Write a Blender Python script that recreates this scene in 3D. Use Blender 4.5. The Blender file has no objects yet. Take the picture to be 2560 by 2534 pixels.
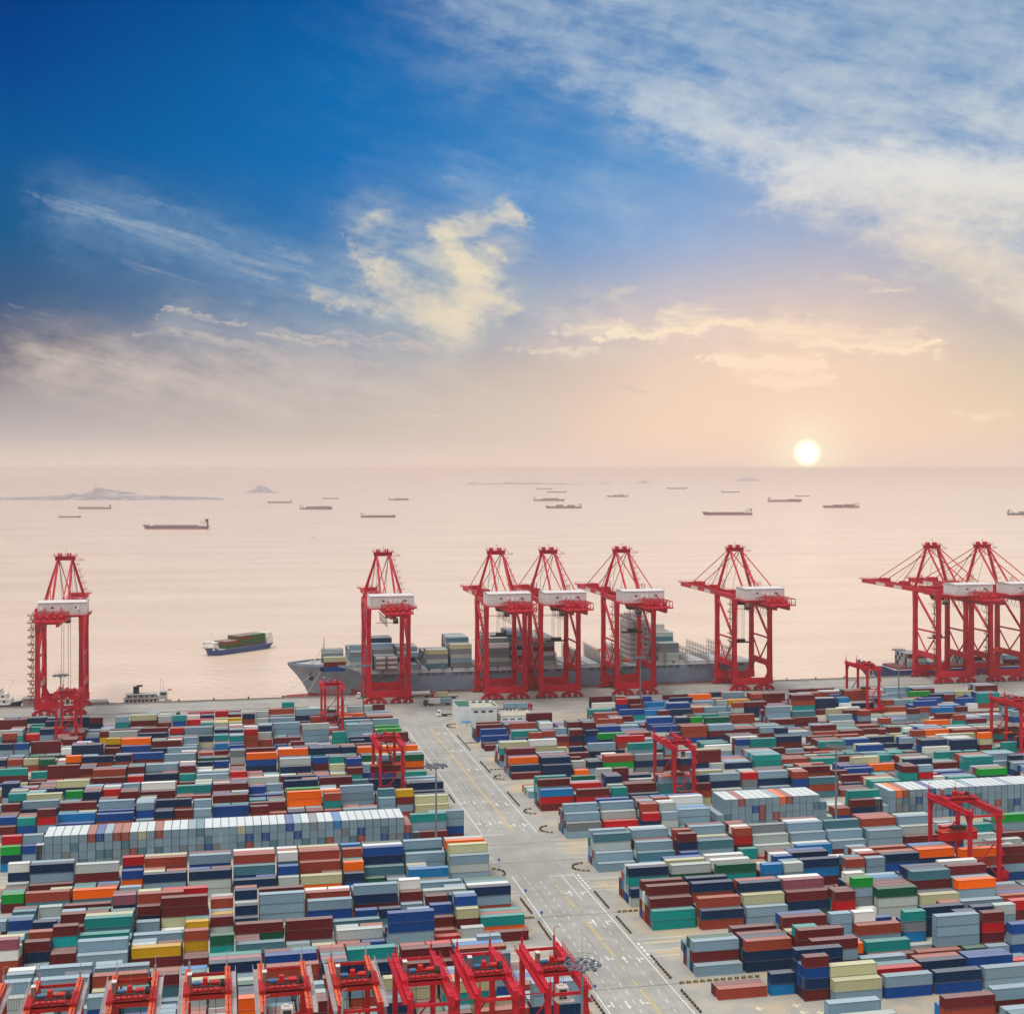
import bpy, bmesh, math, random
from mathutils import Vector, Matrix
R = math.radians
SC = bpy.context.scene
COL = SC.collection
# ------------------------------------------------------------------ camera
TH = R(12.1)                      # camera heading, to the right of the yard's road direction (+Y)
CAMH = 126.0
cam = bpy.data.cameras.new('camera'); camo = bpy.data.objects.new('camera', cam); COL.objects.link(camo)
camo.location = (0, 0, CAMH); camo.rotation_euler = (R(90), 0, -TH)
cam.sensor_width = 36; cam.lens = 36*3400/2560; cam.shift_y = -96/2560
cam.clip_start = 1; cam.clip_end = 80000
SC.camera = camo
SC.view_settings.view_transform = 'Standard'; SC.view_settings.look = 'None'
SC.view_settings.exposure = 0.0; SC.view_settings.gamma = 1
SC.cycles.use_denoising = True
SC.cycles.max_bounces = 6; SC.cycles.diffuse_bounces = 2; SC.cycles.glossy_bounces = 3
SC.cycles.volume_bounces = 2; SC.cycles.transparent_max_bounces = 6
SC.cycles.sample_clamp_indirect = 6

def lin(c):
    return tuple(((v/255)/12.92 if v <= 10.3 else (((v/255)+.055)/1.055)**2.4) for v in c[:3]) + (1,)

# ------------------------------------------------------------------ tiny node language
class S:
    """a socket with arithmetic"""
    def __init__(s, nt, so): s.nt = nt; s.so = so
    def _m(s, op, *a):
        n = s.nt.nodes.new('ShaderNodeMath'); n.operation = op
        for i, v in enumerate((s,)+a):
            if isinstance(v, S): s.nt.links.new(v.so, n.inputs[i])
            else: n.inputs[i].default_value = v
        return S(s.nt, n.outputs[0])
    def __add__(s, o): return s._m('ADD', o)
    def __radd__(s, o): return s._m('ADD', o)
    def __sub__(s, o): return s._m('SUBTRACT', o)
    def __mul__(s, o): return s._m('MULTIPLY', o)
    def __rmul__(s, o): return s._m('MULTIPLY', o)
    def __truediv__(s, o): return s._m('DIVIDE', o)
    def max(s, o): return s._m('MAXIMUM', o)
    def min(s, o): return s._m('MINIMUM', o)
    def atan2(s, o): return s._m('ARCTAN2', o)
    def sqrt(s): return s._m('SQRT')
    def exp(s): return s._m('EXPONENT')
    def mr(s, a, b, c=0., d=1., t='SMOOTHSTEP'):
        n = s.nt.nodes.new('ShaderNodeMapRange'); n.interpolation_type = t
        s.nt.links.new(s.so, n.inputs['Value'])
        for k, v in zip(('From Min', 'From Max', 'To Min', 'To Max'), (a, b, c, d)): n.inputs[k].default_value = v
        return S(s.nt, n.outputs[0])
def vec(nt, x, y, z):
    n = nt.nodes.new('ShaderNodeCombineXYZ')
    for i, v in enumerate((x, y, z)):
        if isinstance(v, S): nt.links.new(v.so, n.inputs[i])
        else: n.inputs[i].default_value = v
    return S(nt, n.outputs[0])
def noise(nt, v, scale, detail=4., rough=.5, dist=0., out=0):
    n = nt.nodes.new('ShaderNodeTexNoise')
    if v is not None: nt.links.new(v.so, n.inputs['Vector'])
    n.inputs['Scale'].default_value = scale; n.inputs['Detail'].default_value = detail
    n.inputs['Roughness'].default_value = rough; n.inputs['Distortion'].default_value = dist
    return S(nt, n.outputs[out])
def mixc(nt, f, a, b, mode='MIX'):
    n = nt.nodes.new('ShaderNodeMix'); n.data_type = 'RGBA'; n.blend_type = mode
    n.clamp_factor = True
    for i, v in ((0, f), (6, a), (7, b)):
        if isinstance(v, S): nt.links.new(v.so, n.inputs[i])
        else: n.inputs[i].default_value = v
    return S(nt, n.outputs[2])
def ramp(nt, f, stops):
    n = nt.nodes.new('ShaderNodeValToRGB'); nt.links.new(f.so, n.inputs[0]); e = n.color_ramp.elements
    while len(e) > 1: e.remove(e[0])
    e[0].position = stops[0][0]; e[0].color = stops[0][1]
    for p, c in stops[1:]:
        k = e.new(p); k.color = c
    return S(nt, n.outputs[0])

# ------------------------------------------------------------------ sky
W = bpy.data.worlds.new('World'); SC.world = W; W.use_nodes = True
wt = W.node_tree; wt.nodes.clear()
tc = wt.nodes.new('ShaderNodeTexCoord'); sx = wt.nodes.new('ShaderNodeSeparateXYZ')
wt.links.new(tc.outputs['Generated'], sx.inputs[0])
dx, dy, dz = (S(wt, sx.outputs[i]) for i in range(3))
rt = dx*math.cos(TH) - dy*math.sin(TH); fw = dx*math.sin(TH) + dy*math.cos(TH)
az = rt.atan2(fw)*(180/math.pi)                     # degrees right of the view heading
el = dz._m('ARCSINE')*(180/math.pi)
def AE(x, y):                                       # display pixel of the photo's sky -> azimuth, elevation (degrees)
    X = x*1.325-1280; Y = 1171-y*1.325
    return math.degrees(math.atan2(X, 3400)), math.degrees(math.atan2(Y, math.hypot(X, 3400)))
EY = [1000, 880, 800, 700, 600, 450, 300, 150, 0]
cols = [
 [(222,203,193),(217,200,191),(186,176,174),(140,132,140),(70,96,132),(26,92,142),(12,88,152),(8,70,142),(6,58,128)],
 [(226,206,194),(222,203,193),(202,188,178),(172,168,172),(116,144,174),(52,120,180),(20,112,182),(12,106,174),(8,90,162)],
 [(246,214,196),(238,209,193),(240,212,188),(222,200,182),(184,184,196),(122,166,214),(76,146,206),(62,130,192),(60,122,182)],
 [(238,210,194),(230,206,192),(230,208,182),(212,196,172),(178,178,180),(136,162,194),(110,152,198),(96,142,188),(94,138,182)]]
def elpos(y): return (AE(1280/1.325, y)[1]+10)/100
f_el = (el+10)*.01
def column(c):
    st = [(elpos(y), lin(k)) for y, k in zip(EY, c)]
    st += [(.36, (.42, .55, .75, 1)), (.48, (.95, .99, 1.04, 1)), (1.0, (1.2, 1.22, 1.25, 1))]
    return ramp(wt, f_el, st)
C = [column(c) for c in cols]
back = ramp(wt, f_el, [(0, lin((160,158,160))), (.15, lin((166,170,174))), (.35, lin((176,186,200))), (.6, (1.0, 1.03, 1.06, 1))])
sky = mixc(wt, az.mr(-20, -7, t='LINEAR'), C[0], C[1])
sky = mixc(wt, az.mr(-7, 7.2, t='LINEAR'), sky, C[2])
sky = mixc(wt, az.mr(7.2, 20.4, t='LINEAR'), sky, C[3])
aab = az._m('ABSOLUTE')
sky = mixc(wt, aab.mr(30, 80), sky, back)
# warped sky coordinates for the clouds
cv = vec(wt, az, el, 0.)
wx = noise(wt, vec(wt, az*.16, el*.30, 3.1), 1.0, 4, .55) - .5
wy = noise(wt, vec(wt, az*.16, el*.30, 9.7), 1.0, 4, .55) - .5
wx2 = noise(wt, vec(wt, az*.8, el*1.3, 5.1), 1.0, 4, .6) - .5
wy2 = noise(wt, vec(wt, az*.8, el*1.3, 1.7), 1.0, 4, .6) - .5
wx3 = noise(wt, vec(wt, az*3.2, el*5.0, 2.1), 1.0, 3, .6) - .5
ax = az + wx*3.0 + wx2*2.2 + wx3*.7
ay = el + wy*1.5 + wy2*1.4 + wx3*.35
def stroke(x0, y0, x1, y1, w, s=1., ratio=1.):
    """soft capsule between two sky directions; w = half width in degrees"""
    a0, e0 = AE(x0, y0); a1, e1 = AE(x1, y1)
    L = math.hypot(a1-a0, e1-e0) or 1e-3; ux, uy = (a1-a0)/L, (e1-e0)/L
    px = ax - a0; py = ay - e0
    t = (px*ux + py*uy)
    d = (px*(-uy) + py*ux)
    t2 = t - t.max(0.).min(L)
    dd = (d*d + t2*t2)*(1/(w*w))
    return (dd*-1.).exp()*s
def union(l):
    r = l[0]
    for k in l[1:]: r = r.max(k)
    return r
# fibres: noise stretched along the wind (down to the right)
ca, sa = math.cos(R(-15)), math.sin(R(-15))
fx = az*ca + el*sa; fy = az*(-sa) + el*ca
fib = noise(wt, vec(wt, fx*.22 + wx*.6, fy*1.1 + wy*.8, 2.2), 1.0, 9, .62)
fib2 = noise(wt, vec(wt, fx*.15 + wx*.5, fy*2.3 + wy*.9, 6.2), 1.0, 9, .60)
puf = noise(wt, vec(wt, az*.55 + wx, el*.9 + wy, 7.), 1.0, 9, .6)
puf2 = noise(wt, vec(wt, az*.85 + wx*1.8, el*1.35 + wy*1.8, 4.4), 1.0, 10, .64)
hor = noise(wt, vec(wt, az*.20 + wx*.4, el*2.1 + az*.12, 4.), 1.0, 8, .62)
band = union([
 stroke(760, -60, 1120, 120, 1.2, .62), stroke(1010, 60, 1300, 230, 1.7, .75), stroke(1240, 190, 1600, 330, 1.8, 1.0),
 stroke(1500, 320, 1932, 360, 2.0, 1.15), stroke(1700, 400, 2000, 560, 2.2, .95), stroke(1150, -40, 1932, 120, 4.4, .62),
 stroke(1400, 150, 2100, 230, 3.2, .72), stroke(1932, 60, 2300, 500, 5.0, .8), stroke(850, -300, 2300, -200, 6.0, .6)])
swirl = union([
 stroke(970, 405, 850, 455, .75, 1.0), stroke(840, 455, 900, 520, .8, .95), stroke(900, 520, 870, 600, 1.25, 1.1),
 stroke(720, 410, 660, 440, .55, .6), stroke(650, 450, 700, 530, .5, .6), stroke(690, 520, 860, 620, .95, .95), stroke(580, 565, 720, 580, .45, .75),
 stroke(960, 570, 860, 630, .6, .8), stroke(860, 330, 930, 400, .4, .35), stroke(1130, 340, 1190, 420, .5, .30)])
tails = union([
 stroke(110, 395, 250, 440, .45, .75), stroke(250, 440, 560, 505, .75, .75), stroke(150, 365, 420, 450, .8, .35), stroke(230, 495, 560, 560, .7, .42),
 stroke(20, 595, 200, 660, .6, .55), stroke(290, 630, 640, 690, .45, .85), stroke(540, 625, 800, 665, .35, .75), stroke(320, 592, 480, 618, .20, 1.0), stroke(500, 634, 640, 652, .18, 1.1), stroke(570, 626, 720, 646, .2, 1.15), stroke(640, 650, 810, 664, .24, 1.15),
 stroke(620, 682, 720, 692, .2, 1.1), stroke(370, 642, 500, 662, .22, 1.0), stroke(280, 632, 350, 638, .2, 1.0), stroke(400, 680, 560, 694, .22, .95), stroke(880, 676, 925, 688, .16, .9), stroke(975, 738, 1030, 748, .18, .8), stroke(1180, 722, 1245, 742, .2, .8), stroke(90, 385, 330, 455, .55, .75), stroke(420, 480, 660, 565, .8, .7),
 stroke(1145, 560, 1210, 540, .28, .9), stroke(200, 690, 520, 760, 1.3, .7), stroke(560, 755, 860, 765, .9, .55), stroke(1020, 720, 1090, 735, .2, .7)])
low = union([
 stroke(1060, 615, 1330, 620, .45, .8), stroke(1250, 590, 1720, 645, .75, .8), stroke(1330, 686, 1560, 688, .40, 1.5), stroke(1410, 722, 1570, 728, .3, 1.35), stroke(1130, 624, 1420, 610, .3, 1.2), stroke(1500, 640, 1740, 656, .3, 1.2),
 stroke(980, 655, 1130, 652, .25, .6), stroke(1560, 535, 1700, 535, .3, .7), stroke(1840, 780, 1932, 775, .4, .6), stroke(700, 790, 1000, 850, .6, .35)])
d_band = (band*1.15 + (puf2-.5)*1.15 + (fib-.5)*.7 - .28).mr(0., 1.25)
d_swirl = (swirl*1.15 + (puf2-.5)*1.2 + (fib-.5)*.8 - .34).mr(0., 1.25)
d_tail = (tails*1.05 + (fib2-.5)*2.3 + (puf2-.5)*.5 - .40).mr(0., 1.05)
d_low = (low*1.1 + (hor-.5)*1.9 - .36).mr(0., .95)
sky = mixc(wt, stroke(-60, 668, 170, 672, 1.05, 1.0)*(puf*1.35), sky, lin((84,86,108)))      # dark bank, far left
veil = (fib*.5 + puf*.5).mr(.42, .72)
sky = mixc(wt, veil*.10*el.mr(2, 6)*az.mr(-14, 2), sky, lin((190,200,212)))
cwarm = ramp(wt, f_el, [(.10, lin((255,232,200))), (.15, lin((255,238,206))), (.18, lin((246,228,196))), (.22, lin((238,236,228))), (.27, lin((176,194,212)))])
cwarm2 = ramp(wt, f_el, [(.10, lin((230,206,190))), (.15, lin((232,214,194))), (.19, lin((248,230,192))), (.24, lin((214,214,204)))])
ctail = ramp(wt, f_el, [(.10, lin((222,204,190))), (.145, lin((196,184,182))), (.165, lin((216,204,190))), (.20, lin((168,184,200)))])
soft = (puf*.6 + fib*.6).mr(.30, .85)
def wash(m, amt, c):
    global sky
    sky = mixc(wt, m*soft*amt, sky, lin(c))
wash(union([stroke(150, 400, 520, 500, 1.5), stroke(480, 520, 640, 560, 1.3)]), .62, (140, 168, 196))
wash(union([stroke(700, 450, 900, 560, 1.7), stroke(860, 620, 700, 560, 1.3)]), .85, (190, 196, 196))
wash(stroke(860, 600, 890, 480, 1.7), .75, (232, 218, 188))
wash(stroke(1380, 688, 1530, 690, .7), .8, (255, 236, 204))
wash(union([stroke(100, 690, 520, 740, 1.5), stroke(560, 720, 1000, 800, 1.6)]), .85, (214, 200, 188))
wash(union([stroke(350, 610, 760, 680, 1.0)]), .60, (178, 178, 184))
wash(union([stroke(1080, 610, 1700, 660, 1.5), stroke(1250, 720, 1650, 700, 1.5)]), .60, (242, 220, 198))
wash(union([stroke(1000, -60, 1932, 60, 4.0), stroke(1250, 130, 2100, 230, 3.4), stroke(1700, 330, 2100, 520, 2.6)]), 1.0, (164, 184, 206))
wash(union([stroke(1120, 350, 1200, 440, .8), stroke(870, 330, 1100, 380, 1.1)]), .45, (150, 182, 214))
sky = mixc(wt, d_tail*.70, sky, ctail)
sky = mixc(wt, d_swirl*.84, sky, cwarm2)
sky = mixc(wt, d_band*.78, sky, cwarm)
sky = mixc(wt, d_low*.88, sky, cwarm)
# the sun low over the sea
sa_, se_ = AE(1523, 854)
q = ((az-sa_)*(az-sa_) + (el-se_)*(el-se_)).sqrt()
glow = mixc(wt, (q*q*(-1/60.)).exp()*.72, sky, lin((255,216,190)))
glow = mixc(wt, el.mr(-.2, 1.6, 1, 0)*.62, glow, lin((236,211,196)))     # thick air along the horizon
glow = mixc(wt, (q*q*(-1/2.4)).exp()*.85, glow, lin((255,238,208)))
glow = mixc(wt, q.mr(.26, .66, 1, 0), glow, (1.6, 1.5, 1.05, 1))
glow = mixc(wt, q.mr(.20, .40, 1, 0), glow, (9., 7.4, 5.0, 1))
bg = wt.nodes.new('ShaderNodeBackground'); wt.links.new(glow.so, bg.inputs[0]); bg.inputs[1].default_value = 1.0
wo = wt.nodes.new('ShaderNodeOutputWorld'); wt.links.new(bg.outputs[0], wo.inputs[0])
# ------------------------------------------------------------------ the one sun lamp (veiled sun, soft shadows)
sl = bpy.data.lights.new('sun', 'SUN'); so_ = bpy.data.objects.new('sun', sl); COL.objects.link(so_)
sl.energy = 2.1; sl.angle = R(22); sl.color = (1, .95, .88)
so_.rotation_euler = (R(27), 0, R(-50))
try: W.cycles.sampling_method = 'MANUAL'; W.cycles.sample_map_resolution = 1024
except Exception: pass
# ================================================================== helpers
def newmat(name):
    m = bpy.data.materials.new(name); m.use_nodes = True
    nt = m.node_tree; b = nt.nodes['Principled BSDF']
    return m, nt, b
def objco(nt):
    t = nt.nodes.new('ShaderNodeTexCoord'); return S(nt, t.outputs['Object'])
def geopos(nt):
    t = nt.nodes.new('ShaderNodeNewGeometry'); return S(nt, t.outputs['Position'])
def sep(nt, v):
    n = nt.nodes.new('ShaderNodeSeparateXYZ'); nt.links.new(v.so, n.inputs[0]); return [S(nt, o) for o in n.outputs]
_cm = {}
def cmat(name, rgb, rough=.5, metal=0., var=.12, scale=.6, spec=.5):
    """painted / plain surface with slight dirt variation"""
    k = (name,)
    if k in _cm: return _cm[k]
    m, nt, b = newmat(name)
    c = lin(rgb)
    g = geopos(nt)
    n = noise(nt, g, scale, 5, .6)
    hi = tuple(min(1, v*(1+var)) for v in c[:3])+(1,); lo = tuple(v*(1-var*1.6) for v in c[:3])+(1,)
    col = mixc(nt, n.mr(.3, .7), lo, hi)
    nt.links.new(col.so, b.inputs['Base Color'])
    b.inputs['Roughness'].default_value = rough; b.inputs['Metallic'].default_value = metal
    b.inputs['Specular IOR Level'].default_value = spec
    _cm[k] = m; return m
class MB:
    """collects shapes for one mesh"""
    def __init__(s): s.v = []; s.f = []; s.mi = []; s.m = 0
    def add(s, vs, fs):
        o = len(s.v); s.v += [tuple(v) for v in vs]; s.f += [tuple(i+o for i in f) for f in fs]; s.mi += [s.m]*len(fs)
    def box(s, x0, y0, z0, x1, y1, z1):
        s.add([(x0,y0,z0),(x1,y0,z0),(x1,y1,z0),(x0,y1,z0),(x0,y0,z1),(x1,y0,z1),(x1,y1,z1),(x0,y1,z1)],
              [(0,3,2,1),(4,5,6,7),(0,1,5,4),(1,2,6,5),(2,3,7,6),(3,0,4,7)])
    def cbox(s, c, sz): s.box(c[0]-sz[0]/2, c[1]-sz[1]/2, c[2]-sz[2]/2, c[0]+sz[0]/2, c[1]+sz[1]/2, c[2]+sz[2]/2)
    def beam(s, a, b, w, h=None, w2=None, h2=None, n=4):
        """tapered bar from a to b; n=4 box section, more = round"""
        a = Vector(a); b = Vector(b); d = (b-a)
        if d.length < 1e-6: return
        d.normalize(); h = h if h is not None else w; w2 = w if w2 is None else w2; h2 = h if h2 is None else h2
        up = Vector((0,0,1)) if abs(d.z) < .95 else Vector((0,1,0))
        x = d.cross(up).normalized(); y = x.cross(d).normalized()
        if abs(d.z) >= .95: x = Vector((1,0,0)); y = Vector((0,1,0))
        vs = []
        for p, ww, hh in ((a, w, h), (b, w2, h2)):
            if n == 4:
                for sx_, sy_ in ((-1,-1),(1,-1),(1,1),(-1,1)): vs.append(p + x*sx_*ww/2 + y*sy_*hh/2)
            else:
                for i in range(n):
                    t = 2*math.pi*i/n; vs.append(p + x*math.cos(t)*ww/2 + y*math.sin(t)*hh/2)
        fs = [tuple(range(n))[::-1], tuple(range(n, 2*n))] + [(i, (i+1) % n, n+(i+1) % n, n+i) for i in range(n)]
        s.add(vs, fs)
    def cyl(s, c, r, h, n=12, axis='z', r2=None):
        c = Vector(c); d = {'x': Vector((1,0,0)), 'y': Vector((0,1,0)), 'z': Vector((0,0,1))}[axis]
        s.beam(c-d*h/2, c+d*h/2, 2*r, 2*r, 2*(r if r2 is None else r2), 2*(r if r2 is None else r2), n)
    def prism(s, pts, a, b, axis='y'):
        """closed 2-D outline extruded; axis y: pts=(x,z); axis x: pts=(y,z); axis z: pts=(x,y)"""
        n = len(pts)
        mk = {'y': lambda p, t: (p[0], t, p[1]), 'x': lambda p, t: (t, p[0], p[1]), 'z': lambda p, t: (p[0], p[1], t)}[axis]
        vs = [mk(p, a) for p in pts] + [mk(p, b) for p in pts]
        s.add(vs, [tuple(range(n)), tuple(range(n, 2*n))[::-1]] + [(i, n+i, n+(i+1) % n, (i+1) % n) for i in range(n)])
    def mesh(s, name, mats):
        me = bpy.data.meshes.new(name); me.from_pydata(s.v, [], s.f)
        for m in (mats if isinstance(mats, (list, tuple)) else [mats]): me.materials.append(m)
        me.polygons.foreach_set('material_index', s.mi)
        bm = bmesh.new(); bm.from_mesh(me); bmesh.ops.recalc_face_normals(bm, faces=bm.faces); bm.to_mesh(me); bm.free()
        return me
    def build(s, name, mats, parent=None, loc=None, rot=0):
        return link(name, s.mesh(name, mats), parent, loc, rot)
def link(name, me, parent=None, loc=None, rot=0):
    o = bpy.data.objects.new(name, me); COL.objects.link(o)
    if parent is not None: o.parent = parent
    if loc is not None: o.location = loc
    if rot: o.rotation_euler = (0, 0, rot)
    return o
def tag(o, label, cat, group=None, kind=None):
    if label: o['label'] = label
    if cat: o['category'] = cat
    if group: o['group'] = group
    if kind: o['kind'] = kind
    return o
def thing(name, label, cat, loc=(0,0,0), rot=0, group=None):
    o = bpy.data.objects.new(name, None); COL.objects.link(o); o.location = loc; o.rotation_euler = (0,0,rot)
    o.empty_display_size = 1
    return tag(o, label, cat, group)
def kids(o): return [c for c in COL.objects if c.parent == o]
def dup(o, loc, rot=None, label=None, group=None, parent=None, _k=None):
    if _k is None:
        _k = {}
        for c in COL.objects:
            if c.parent: _k.setdefault(c.parent, []).append(c)
    c = o.copy(); COL.objects.link(c)
    if parent is not None: c.parent = parent
    if loc is not None: c.location = loc
    if rot is not None: c.rotation_euler = (0,0,rot)
    if label: c['label'] = label
    if group: c['group'] = group
    for ch in _k.get(o, []): dup(ch, None, parent=c, _k=_k)
    return c
def gpx(x, y, z=0.):
    """where a pixel of the 2560-wide photo meets height z (used to survey positions)"""
    Z = 3400*(CAMH-z)/(y-1171); X = (x-1280)*Z/3400
    return (X*math.cos(TH)+Z*math.sin(TH), -X*math.sin(TH)+Z*math.cos(TH))
def struct(o): o['kind'] = 'structure'; return o

SEA = -4.5
QUAY = 757.5          # y of the quay edge
# ------------------------------------------------------------------ sea
m, nt, b = newmat('silty sea water')
g = geopos(nt); x_, y_, z_ = sep(nt, g)
n1 = noise(nt, vec(nt, x_*.85, y_*1.0, 0.), .17, 7, .60)
n2 = noise(nt, vec(nt, x_*.30, y_*1.0, 5.), .011, 5, .55)
bp = nt.nodes.new('ShaderNodeBump'); bp.inputs['Strength'].default_value = 1.; bp.inputs['Distance'].default_value = 2.4
nt.links.new((n1+n2*.15).so, bp.inputs['Height']); nt.links.new(bp.outputs[0], b.inputs['Normal'])
c = mixc(nt, n2.mr(.3, .7), (.75,.55,.41,1), (.84,.635,.475,1))
nt.links.new(c.so, b.inputs['Base Color']); b.inputs['Roughness'].default_value = .22; b.inputs['Specular IOR Level'].default_value = .5
mb = MB(); FAR = 26000
mb.add([(-FAR, QUAY-1.0, SEA), (FAR, QUAY-1.0, SEA), (FAR, FAR, SEA), (-FAR, FAR, SEA)], [(0,1,2,3)])
struct(mb.build('sea', m))
# ------------------------------------------------------------------ ground (concrete hardstanding)
m, nt, b = newmat('worn port concrete')
g = geopos(nt); x_, y_, z_ = sep(nt, g)
big = noise(nt, g, .018, 6, .6); mid = noise(nt, g, .12, 6, .65); fine = noise(nt, g, .9, 5, .6)
base = mixc(nt, (big*.55+mid*.45).mr(.36, .64), lin((146,143,136)), lin((170,167,159)))
base = mixc(nt, fine.mr(.45, .8)*.22, base, lin((140,134,124)))
rust = noise(nt, g, .06, 7, .62)
inyard = (x_ - 98.).__mul__(1.)._m('ABSOLUTE').mr(11, 16) * y_.mr(676, 684, 1, 0)
base = mixc(nt, rust.mr(.44, .62)*inyard*.75, base, lin((186,164,130)))
# tyre-darkened streaks on the road
st = noise(nt, vec(nt, x_*.9, y_*.035, 0.), 1., 5, .6)
onroad = (x_ - 98.)._m('ABSOLUTE').mr(8.5, 10, 1, 0)
base = mixc(nt, st.mr(.48, .70)*onroad*.5, base, lin((128,126,120)))
# quay apron: streaks along the quay
sq = noise(nt, vec(nt, x_*.02, y_*.8, 0.), 1., 4, .6)
base = mixc(nt, sq.mr(.45, .7)*y_.mr(690, 700)*.55, base, lin((122,112,104)))
blot = noise(nt, g, .035, 8, .7)
base = mixc(nt, blot.mr(.56, .66)*.35, base, lin((118,112,104)))
# slab joints
jx = (x_*.2)._m('FRACT').mr(.0, .012, 1, 0); jy = (y_*.2)._m('FRACT').mr(.0, .014, 1, 0)
base = mixc(nt, jx.max(jy)*.4, base, lin((120,116,108)))
nt.links.new(base.so, b.inputs['Base Color']); b.inputs['Roughness'].default_value = .8
mb = MB()
mb.box(-1500, -300, SEA-1.5, 2200, QUAY, 0)
struct(mb.build('ground', m))
# ------------------------------------------------------------------ haze
hm = bpy.data.materials.new('haze'); hm.use_nodes = True; ht = hm.node_tree; ht.nodes.clear()
pv = ht.nodes.new('ShaderNodeVolumePrincipled'); pv.inputs['Color'].default_value = (1.0, .87, .79, 1)
pv.inputs['Density'].default_value = .00008; pv.inputs['Anisotropy'].default_value = .6
mo = ht.nodes.new('ShaderNodeOutputMaterial'); ht.links.new(pv.outputs[0], mo.inputs['Volume'])
mb = MB(); mb.box(-27500, -1200, SEA-4, 27500, 27500, 134)
hz = mb.build('haze', hm); tag(hz, 'warm pale haze over the sea and the port', None, kind='stuff')
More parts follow.
